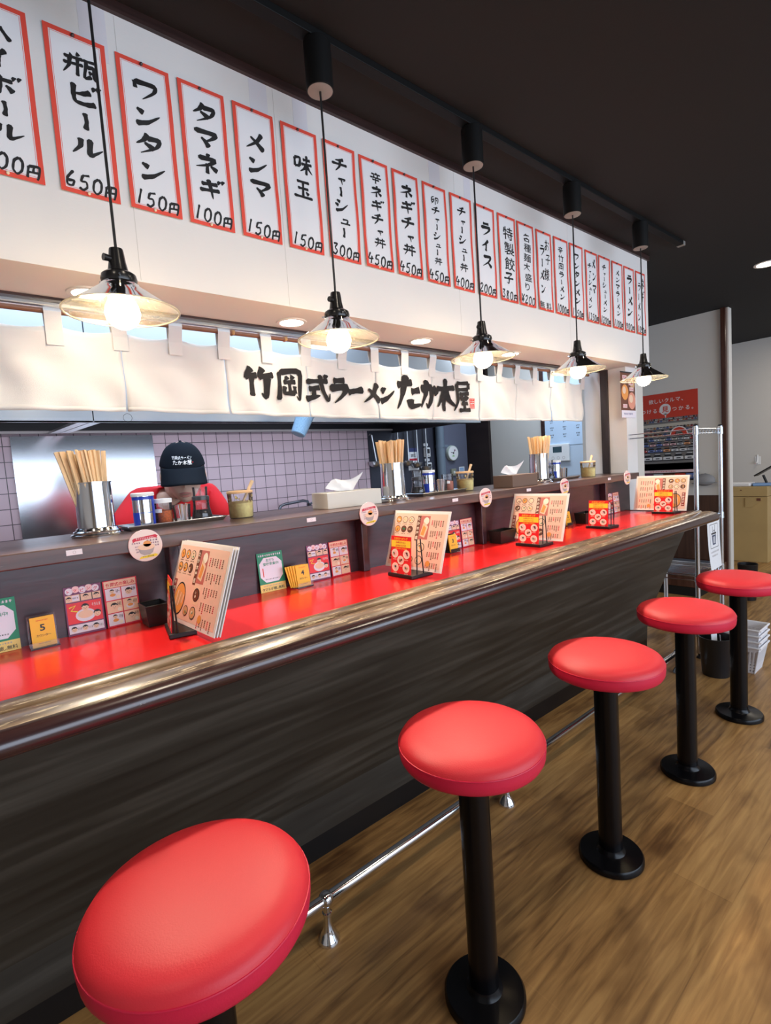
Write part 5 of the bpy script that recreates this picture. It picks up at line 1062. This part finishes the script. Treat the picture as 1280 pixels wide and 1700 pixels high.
# cap
RX, RF, RU = .084, .104, .116; Z0 = .030
cap = None; b = MB(); V = []; F = []
for i in range(17):
    th = math.acos(max(-1, min(1, (Z0 + (RU - Z0) * 1.0 * (1 - i / 16)) / RU))) if i < 16 else math.acos(Z0 / RU)
    for k in range(40):
        ph = 2 * PI * k / 40; fr = max(0, math.cos(ph)); V.append(tuple(hp(RX * math.sin(th) ** .8 * math.sin(ph), RF * math.sin(th) ** .8 * math.cos(ph), RU * math.cos(th) * (1 + .03 * fr))))
for i in range(16):
    for k in range(40): a, c = i * 40 + k, i * 40 + (k + 1) % 40; F.append((a, a + 40, c + 40, c))
b.add(V, F, NAVY, True); capo = b.build('cap', cook, solid=0.003)
b = MB(); V = []; F = []; n1, n2 = 18, 8
for j in range(n2 + 1):
    for k in range(n1 + 1):
        ph = R(-64) + R(128) * k / n1; q = j / n2; base_a, base_f = RX * .985 * math.sin(ph), RF * .985 * math.cos(ph)
        e = q * .068 * math.cos(ph * 1.12) ** .55 if math.cos(ph * 1.12) > 0 else 0
        V.append(tuple(hp(base_a * (1 + .10 * q), base_f + e, Z0 + .004 - .046 * q - .020 * (math.sin(ph) ** 2) * (0.3 + q))))
for j in range(n2):
    for k in range(n1): a = j * (n1 + 1) + k; F.append((a, a + 1, a + n1 + 2, a + n1 + 1))
b.add(V, F, NAVY, True); b.build('cap_bill', capo, solid=0.004)
b = MB(); b.sphere(tuple(hp(0, 0, RU + .002)), .006, NAVY, 10, 6); b.build('cap_button', capo)
def capwarp(a, c):
    u_ = .058 + c; ct = min(.999, u_ / RU); st = math.sin(math.acos(ct)) ** .8; q = min(.999, abs(a) / (RX * st)); return RF * st * math.sqrt(1 - q * q) - RF + .0035
b = MB(); s = Sheet(b, tuple(hp(0, RF, .058)), tuple(S_), tuple(U_), capwarp)
if s.n.dot(Fd) < 0: s = Sheet(b, tuple(hp(0, RF, .058)), tuple(-S_), tuple(U_), capwarp)
WTH = mat('white_embroidery', (0.85, 0.86, 0.88), 0.7)
for k, ch in enumerate('竹岡式ラ〜メン'): s.brush(ch, -.036 + .0102 * k, .008, .0098, .0125, .00085, WTH, 1)
for k, ch in enumerate('たか木屋'): s.brush(ch, -.034 + .0168 * k, -.011, .0165, .017, .00145, WTH, 1)
s.disc(.036, -.004, .002, SEAL, 1, 10); b.build('cap_lettering', capo)
# clothes
sv = [loc(p) for p in ((.73, 1.62, .88), (.725, 1.585, 1.0), (.716, 1.515, 1.115), (.709, 1.455, 1.18), (.578, 1.470, 1.158), (.470, 1.398, 1.035), (.845, 1.452, 1.160), (.888, 1.385, 1.04))]
V, F = skin_geo(sv, [(0, 1), (1, 2), (2, 3), (2, 4), (4, 5), (2, 6), (6, 7)], [(.135, .12), (.128, .118), (.135, .125), (.080, .072), .080, .070, .078, .070], 2)
b = MB(); b.add(V, F, SHIRT, True); b.build('t_shirt', cook)
b = MB(); b.tube([loc(p) for p in ((.476, 1.398, 1.032), (.466, 1.375, 1.012), (.445, 1.32, .985), (.425, 1.262, .968))], [.049, .047, .042, .034], mat('black_arm_cover', (.012, .012, .014), .8), 16); b.build('arm_cover', cook)
V, F = skin_geo([loc(J[k]) for k in ('pel', 'lh', 'lk', 'la', 'rh', 'rk', 'ra')], [(0, 1), (1, 2), (2, 3), (0, 4), (4, 5), (5, 6)], [.125, .092, .066, .055, .092, .066, .055], 2)
b = MB(); b.add(V, F, TROU, True); b.build('trousers', cook)
for x in (.64, .82):
    V, F = skin_geo([loc((x, 1.64, .05)), loc((x, 1.56, .05)), loc((x, 1.47, .035))], [(0, 1), (1, 2)], [.045, .045, .034], 2); V = [(p[0], p[1], max(0.001, p[2])) for p in V]
    b = MB(); b.add(V, F, BLK, True); b.build('shoe', cook)
# ------------------------------------------------------------------ right side of the room
WIRE = mat('galvanised_chrome', (0.62, 0.66, 0.72), 0.22, 1.0)
rack = thing('wire_rack', (3.255, 0.37, 0), 'chrome wire shelving rack standing against the end of the counter', 'rack')
RW, RD = 0.40, 0.335
for x in (0, RW):
    for y in (0, RD):
        top = 1.355 if y == 0 else 0.825
        b = MB(); b.tube([(x, y, 0.03), (x, y, top)], 0.0125, WIRE, 14); b.lathe([(0.0125, top), (0.0135, top + .002), (0.008, top + .009), (0, top + .010)], (x, y, 0), BLK, 14)
        b.build('post', rack)
        b = MB(); b.lathe([(0.016, 0), (0.014, 0.012), (0.006, 0.014), (0.006, 0.034)], (x, y, 0), BLK, 14); b.build('foot', rack)
for z in (0.815, 0.485, 0.16):
    b = MB()
    for y in (0, RD): b.tube([(0, y, z), (RW, y, z)], 0.0035, WIRE, 6); b.tube([(0, y, z - 0.024), (RW, y, z - 0.024)], 0.0035, WIRE, 6); b.tube([(RW * k / 16, y, z - (0.024 if k % 2 else 0)) for k in range(17)], 0.0022, WIRE, 5)
    for x in (0, RW): b.tube([(x, 0, z), (x, RD, z)], 0.0035, WIRE, 6); b.tube([(x, 0, z - 0.024), (x, RD, z - 0.024)], 0.0035, WIRE, 6)
    for k in range(1, 14): b.tube([(RW * k / 14, 0, z - .002), (RW * k / 14, RD, z - .002)], 0.0018, WIRE, 5)
    for x in (0, RW):
        for y in (0, RD): b.lathe([(0.0165, z - 0.030), (0.0155, z + 0.008)], (x, y, 0), WIRE, 14)
    b.build('wire_shelf', rack)
b = MB(); z = 1.338
b.tube([(0, 0, z), (RW, 0, z)], 0.004, WIRE, 6); b.tube([(0, 0, z - 0.026), (RW, 0, z - 0.026)], 0.004, WIRE, 6); b.tube([(RW * k / 16, 0, z - (0.026 if k % 2 else 0)) for k in range(17)], 0.0026, WIRE, 5)
b.tube([(0, 0, z), (0, 0.377, z)], 0.0035, WIRE, 6); b.tube([(0, 0, z - 0.024), (0, 0.377, z - 0.024)], 0.0035, WIRE, 6)
for x in (0, RW): b.lathe([(0.0165, z - 0.032), (0.0155, z + 0.010)], (x, 0, 0), WIRE, 14)
b.build('top_rail', rack)
# sheet hanging from the rack
t = thing('hanging_notice', (3.445, 0.3475, 0.795), 'white sheet with a bin symbol hanging from the rack shelf', 'notice')
b = MB(); s = Sheet(b, (0, 0, 0), (1, 0, 0), (0, 0, 1), lambda a, c: 0.02 * max(0, -c / 0.29) ** 2 * (1 - (a + 0.10) / 0.2 * .4)); s.rect(-0.10, -0.288, 0.10, 0, WHITEP, 0, 8, 16)
s.frame(-0.065, -0.165, 0.065, -0.022, 0.003, DKP, 1, 6, 6); s.poly([(-0.033, -0.088), (0.033, -0.088), (0.025, -0.146), (-0.025, -0.146)], mat('slate_print', (0.06, 0.07, 0.13), 0.6), 1); s.rect(-0.040, -0.084, 0.040, -0.074, DKP, 1); s.ring(0.004, -0.076, 0.014, 0.018, DKP, 1, 12, 0, PI)
s.line([(-0.02, -0.035), (-0.018, -0.070)], 0.0018, DKP, 1); s.line([(0.02, -0.030), (0.016, -0.070)], 0.0018, DKP, 1)
for k in range(3): s.line([(-0.013 + .013 * k, -0.098), (-0.010 + .010 * k, -0.138)], 0.003, WHITEP, 2)
marks(s, -0.07, 0.07, -0.192, 0.010, 9, GREYP); marks(s, -0.05, 0.05, -0.215, 0.010, 7, GREYP); b.build('printed_sheet', t, solid=0.0006)
b = MB(); b.tube([(0.0, 0.0, -0.004), (0, 0.011, 0.012)], 0.002, WIRE, 6); b.build('clip', t)
# car poster on the far wall
POSTR = mat('poster_vermilion', (0.62, 0.055, 0.030), 0.45)
t = thing('car_poster', (5.298, 1.045, 0.93), 'red poster with rows of parked cars and white slogan on the far wall', 'poster')
PW, PH = 0.62, 0.835; b = MB(); b.box((-0.002, 0, 0), (0, PW, PH), WHITEP); s = Sheet(b, (-0.0022, PW, 0), (0, -1, 0), (0, 0, 1)); s.step = 0.0006
s.rect(0, 0.60, PW, PH, POSTR, 1); s.rect(0, 0, PW, 0.60, mat('asphalt_print', (0.19, 0.18, 0.17), 0.5), 1); s.rect(0, 0.10, PW, 0.165, POSTR, 1); s.rect(0, 0.075, PW, 0.10, PINKP, 2); s.rect(0, 0, PW, 0.075, POSTR, 1)
WPR = mat('poster_white_print', (0.80, 0.72, 0.70), 0.5)
s.text('欲しいクルマ、', 0.345, 0.748, 0.046, WPR, 2, 0.012, center=True, gap=0.22); s.text('見つける、', 0.052, 0.658, 0.046, WPR, 2, 0.012, gap=0.36); s.text('つかる。', 0.398, 0.66, 0.046, WPR, 2, 0.012, gap=0.36)
s.disc(0.335, 0.682, 0.052, WPR, 2, 28, 0.052); s.text('見', 0.338, 0.658, 0.062, POSTR, 3, 0.02, center=True); s.poly([(0.325, 0.64), (0.348, 0.64), (0.338, 0.595)], WPR, 2)
rn = random.Random(12); CC = [mat('car_white', (.72, .72, .72), .4), mat('car_black', (.03, .03, .035), .4), mat('car_silver', (.42, .44, .46), .4), mat('car_orange', (.62, .27, .12), .4), mat('car_blue', (.12, .18, .42), .4), mat('car_red', (.45, .05, .05), .4), mat('car_pink', (.7, .4, .42), .4), mat('car_sand', (.55, .5, .42), .4)]
rows = [(0.585, 0.022), (0.565, 0.025), (0.50, 0.030), (0.468, 0.036), (0.428, 0.044), (0.385, 0.053), (0.335, 0.062), (0.278, 0.072), (0.20, 0.095)]
s.rect(0, 0.515, PW, 0.545, CC[7], 2)
for ri, (z, w_) in enumerate(rows):
    n = int(PW / w_); o_ = (PW - n * w_) / 2
    for k in range(n):
        a = o_ + w_ * k + rn.uniform(-.1, .1) * w_ * .3; h = w_ * .62; col = CC[0] if ri == 8 and k > 0 else rn.choice(CC); L = 3 + ri
        s.rect(a, z - h * .18, a + w_ * .94, z + h * .04, CC[1], L)
        s.poly([(a + w_ * .02, z), (a + w_ * .92, z), (a + w_ * .92, z + h * .42), (a + w_ * .78, z + h * .52), (a + w_ * .16, z + h * .52), (a + w_ * .02, z + h * .42)], col, L + .3)
        s.poly([(a + w_ * .10, z + h * .50), (a + w_ * .84, z + h * .50), (a + w_ * .72, z + h * .92), (a + w_ * .22, z + h * .92)], CC[1], L + .4)
        s.poly([(a + w_ * .20, z + h * .90), (a + w_ * .74, z + h * .90), (a + w_ * .70, z + h * 1.0), (a + w_ * .24, z + h * 1.0)], col, L + .5)
        s.rect(a + w_ * .28, z + h * .14, a + w_ * .66, z + h * .30, CC[1], L + .6); s.rect(a + w_ * .05, z + h * .26, a + w_ * .18, z + h * .40, WPR, L + .6); s.rect(a + w_ * .76, z + h * .26, a + w_ * .89, z + h * .40, WPR, L + .6)
s.ring(0.455, 0.43, 0.070, 0.080, WPR, 13, 24, 0.0, PI); s.ring(0.455, 0.43, 0.038, 0.070, POSTR, 13, 24, 0.0, PI)
for k in range(6): s.rect(0.02 + .098 * k, 0.012, 0.108 + .098 * k, 0.065, [CC[4], PURP, CC[2], BRNP, POSTR, CC[4]][k], 3); marks(s, 0.03 + .098 * k, 0.098 + .098 * k, 0.024, 0.026, 3, WPR, 4, rn)
marks(s, 0.18, 0.42, 0.082, 0.010, 16, CRIM, 3, rn)
b.build('printed_poster', t)
# food poster on the column
t = thing('food_poster', (3.262, 0.7475, 1.445), 'dark hanging poster of fried food on the white column behind the farthest lamp', 'poster')
b = MB(); s = Sheet(b, (0, 0, 0), (1, 0, 0), (0, 0, 1)); W_ = 0.19; X0 = -0.095
b.box((X0, -0.002, 0), (X0 + W_, 0, 0.275), BRNP); s = Sheet(b, (X0, -0.0022, 0), (1, 0, 0), (0, 0, 1)); s.rect(0, 0.0, W_, 0.045, LAV, 1); marks(s, 0.03, 0.15, 0.018, 0.012, 8, mat('navy_print', (.08, .1, .3), .5), 2)
for a, c, r_, m_ in [(0.05, 0.155, 0.045, ORNG), (0.14, 0.105, 0.05, mat('salmon_print', (.75, .32, .22), .5)), (0.15, 0.21, 0.03, TANP)]: s.disc(a, c, r_, m_, 2, 20, r_ * 1.05); s.disc(a - .01, c + .012, r_ * .5, SKINP, 3, 14)
for a, c in [(0.10, 0.20), (0.02, 0.06), (0.02, 0.235), (0.11, 0.165)]: s.rect(a, c, a + 0.055, c + 0.022, PINKP, 3); marks(s, a + .005, a + .05, c + .006, .01, 4, CRIM, 4)
b.build('printed_poster', t)
b = MB(); b.box((X0 - .003, -0.004, 0.272), (X0 + W_ + .003, 0.0, 0.280), DKP); b.build('top_rail', t)
# low step with a grey mat
t = thing('low_platform', (4.60, 0.95, 0), 'low wooden platform with black base against the wainscot', 'platform')
b = MB(); b.box((0, -0.13, 0.076), (0.68, 0.9, 0.19), POSTWOOD); b.build('wood_step', t, bevel=0.003)
b = MB(); b.box((0.006, -0.124, 0), (0.68, 0.9, 0.076), mat('black_base', (0.006, 0.006, 0.006), .6)); b.build('black_base', t)
b = MB(); b.box((-0.012, 0, 0), (0.52, 0.66, 0.018), mat('slate_blue_mat', (0.10, 0.115, 0.145), 0.7, bump=.3, bscale=200)); tag(b.build('floor_mat', None, loc=(4.60, 0.86, 0.1905)), 'slate grey mat lying on the low wooden platform', 'mat')
t = thing('white_bag', (4.62, 1.22, 0.21), 'small white plastic bag on the mat at the counter end', 'bag')
b = MB(); b.sphere((0, 0, 0.05), 0.05, WHITEPL, 14, 10, (0.7, 0.8, 1.0)); b.sphere((0.0, -0.02, 0.12), 0.035, WHITEPL, 12, 8, (0.5, 0.5, 1.3)); b.build('bag_body', t); b = MB(); b.tube([(0, -.04, .14), (0, -.03, .19), (0, 0, .19), (0, 0.0, .14)], .006, WHITEPL, 8); b.build('handle', t)
t = thing('grey_cap', (5.27, 0.985, 0.93), 'grey cloth cap hung on the wall beside the poster corner', 'hat')
b = MB(); b.sphere((-0.03, 0, 0), 0.075, mat('grey_cloth', (.30, .29, .29), .9), 18, 12, (0.7, 1.15, 0.75)); b.build('crown', t); b = MB(); b.lathe([(0.06, -0.02), (0.105, -0.028), (0.105, -0.031), (0.06, -0.026)], (-0.03, 0, 0), mat('grey_cloth', (.3, .29, .29), .9), 24, sx=0.7); b.build('brim', t)
b = MB(); b.tube([(0.03, 0, 0.05), (-0.01, 0, 0.055)], 0.005, WIRE, 8); b.build('peg', t)
# waste bins
def bin_(x, y, r, h, label):
    t = thing('waste_bin', (x, y, 0), label, 'waste bin', 'black waste bins')
    b = MB(); b.lathe([(0, 0.004), (r * .80, 0.0), (r * .82, 0.006), (r, h), (r * 1.03, h + .003), (r * .97, h + .003), (r * .79, 0.02), (0, 0.02)], (0, 0, 0), mat('black_bin_plastic', (.012, .012, .014), .35), 36); b.build('bin_body', t); return t
t = bin_(3.070, 0.225, 0.080, 0.210, 'black round waste bin with white scraps between the fourth and fifth stools')
for k, (dx, dy, rz, m_) in enumerate([(-.03, -.035, .6, 0), (.015, .01, -.3, 1)]):
    b = MB(); s = Sheet(b, (dx, dy, 0.13), (math.cos(rz), math.sin(rz), 0), (0.15, 0.1, 1)); s.rect(-.02 if k else -.006, 0, .025 if k else .006, .105 if k else .10, WHITEP, 0, 2, 4); tag(b.build('paper_scrap', None, solid=.0008), '', ''); o = bpy.data.objects[-1] if False else None
for o in [o for o in bpy.data.objects if o.name.startswith('paper_scrap')]:
    o.location = (3.070, 0.225, 0); o['group'] = 'paper scraps in the bin'; o['category'] = 'paper'; o['label'] = 'narrow white strip of paper poking out of the black waste bin' if not o.name.endswith('001') else 'wider white sheet sticking up in the black waste bin'
bin_(4.75, 0.525, 0.068, 0.285, 'small black bin on the floor in front of the tan cabinet')
# stacked white baskets
BASK = mat('white_basket_plastic', (0.86, 0.85, 0.88), 0.4)
bs = thing('plastic_basket', (3.252, 0.163, 0), 'lowest white plastic basket of the stack behind the farthest stool', 'basket', 'stacked white baskets')
w0, d0, w1, d1, H = 0.060, 0.082, 0.080, 0.108, 0.150
b = MB(); 
def ring_at(q): return (w0 + (w1 - w0) * q, d0 + (d1 - d0) * q, H * q)
for q in (0.0, 0.10, 0.19, 0.88, 0.965): pass
def band(b, q0, q1):
    A = ring_at(q0); B = ring_at(q1); c0 = [(-A[0], -A[1], A[2]), (A[0], -A[1], A[2]), (A[0], A[1], A[2]), (-A[0], A[1], A[2])]; c1 = [(-B[0], -B[1], B[2]), (B[0], -B[1], B[2]), (B[0], B[1], B[2]), (-B[0], B[1], B[2])]
    b.add(c0 + c1, [(k, (k + 1) % 4, 4 + (k + 1) % 4, 4 + k) for k in range(4)], BASK)
for q0, q1 in ((0, .07), (.13, .19), (.25, .30), (.82, 1.0)): band(b, q0, q1)
A = ring_at(0.0); B = ring_at(0.9)
for k in range(13):
    u = -1 + 2 * k / 12
    for sg in (-1, 1):
        hw = .0035
        b.add([(u * A[0] - hw, sg * A[1], A[2]), (u * A[0] + hw, sg * A[1], A[2]), (u * B[0] + hw, sg * B[1], B[2]), (u * B[0] - hw, sg * B[1], B[2])], [(0, 1, 2, 3)], BASK)
        b.add([(sg * A[0], u * A[1] - hw, A[2]), (sg * A[0], u * A[1] + hw, A[2]), (sg * B[0], u * B[1] + hw, B[2]), (sg * B[0], u * B[1] - hw, B[2])], [(0, 1, 2, 3)], BASK)
b.add([(-A[0], -A[1], .001), (A[0], -A[1], .001), (A[0], A[1], .001), (-A[0], A[1], .001)], [(0, 1, 2, 3)], BASK); b.build('basket_body', bs, solid=.003)
b = MB(); e1, e2 = w1 + .005, d1 + .005; c = [(-e1, -e2, H), (e1, -e2, H), (e1, e2, H), (-e1, e2, H), (-e1, -e2, H)]; b.tube(c, .0060, BASK, 8); b.build('rim', bs)
for k in range(1, 4):
    c = copy_tree(bs); c.location = (3.252, 0.163, 0.032 * k); c['label'] = ['second lowest white basket of the stack behind the farthest stool', 'second white basket from the top of the stack behind the farthest stool', 'topmost open white basket of the stack behind the farthest stool'][k - 1]
# tan cabinet in the hall with things on it
t = thing('tan_cabinet', (6.3, 0.90, 0), 'tan wooden cabinet with a flap, right of the brown post', 'cabinet'); TAN = mat('tan_cabinet_paint', (0.52, 0.36, 0.15), 0.5, vary=.06, vscale=(4, 4, 4))
b = MB(); b.box((0, -0.135, 0.0), (0.4, 0.30, 0.682), TAN); b.build('body', t, bevel=.003); b = MB(); b.box((-0.012, -0.137, 0.686), (0.4, 0.30, 0.785), TAN); b.build('top_flap', t, bevel=.003)
b = MB(); b.add([(-0.012, 0.055, 0.67), (-0.012, -0.085, 0.67), (-0.012, -0.085, 0.645), (-0.012, -0.005, 0.575), (-0.012, 0.055, 0.575), (0, 0.055, 0.67), (0, -0.085, 0.67), (0, -0.085, 0.645), (0, -0.005, 0.575), (0, 0.055, 0.575)], [(0, 1, 2, 3, 4), (9, 8, 7, 6, 5), (0, 5, 6, 1), (1, 6, 7, 2), (2, 7, 8, 3), (3, 8, 9, 4), (4, 9, 5, 0)], TAN); b.build('hatch', t)
b = MB(); b.box((-0.016, -0.08, 0.64), (-0.012, -0.045, 0.667), BRNP); b.build('latch', t)
b = MB(); b.lathe([(0.006, 0), (0.006, 0.004)], (0, 0, 0), BRNP, 10); o = b.build('knob', t); o.location = (-0.012, 0.09, 0.75); o.rotation_euler = (0, R(-90), 0)
t = thing('folded_cloth', (6.42, 1.02, 0.7865), 'white folded cloth lying on the tan cabinet', 'cloth'); b = MB(); b.box((-0.1, -0.10, 0), (0.1, 0.16, 0.035), WHITEP); b.build('cloth', t, bevel=.012, segs=3)
t = thing('tablet_stand', (6.42, 0.80, 0.7865), 'black angled tablet on a pale blue base at the right edge', 'tablet stand')
b = MB(); b.box((-0.06, -0.09, 0), (0.06, 0.11, 0.03), mat('pale_blue_plastic', (.3, .5, .85), .4)); b.build('base', t, bevel=.01); b = MB(); b.tube([(0, 0.0, .03), (0, .03, .11)], .012, BLK, 10); b.build('stem', t)
b = MB(); b.add([(-.07, .09, .10), (.07, .09, .10), (.07, -.16, .26), (-.07, -.16, .26), (-.07, .095, .112), (.07, .095, .112), (.07, -.155, .272), (-.07, -.155, .272)], [(0, 1, 2, 3), (7, 6, 5, 4), (0, 4, 5, 1), (1, 5, 6, 2), (2, 6, 7, 3), (3, 7, 4, 0)], BLK); b.build('screen', t)
t = thing('wall_hook', (7.299, 1.098, 1.02), 'white plastic hook stuck on the far grey wall', 'hook'); b = MB(); b.box((-0.006, -0.03, -0.045), (0, 0.03, 0.05), WHITEPL); b.build('plate', t, bevel=.004)
b = MB(); b.tube([(-0.006, 0, 0.07), (-0.012, 0, 0.02), (-0.03, 0, -0.03), (-0.05, 0, -0.02)], .008, WHITEPL, 8); b.build('hook', t)
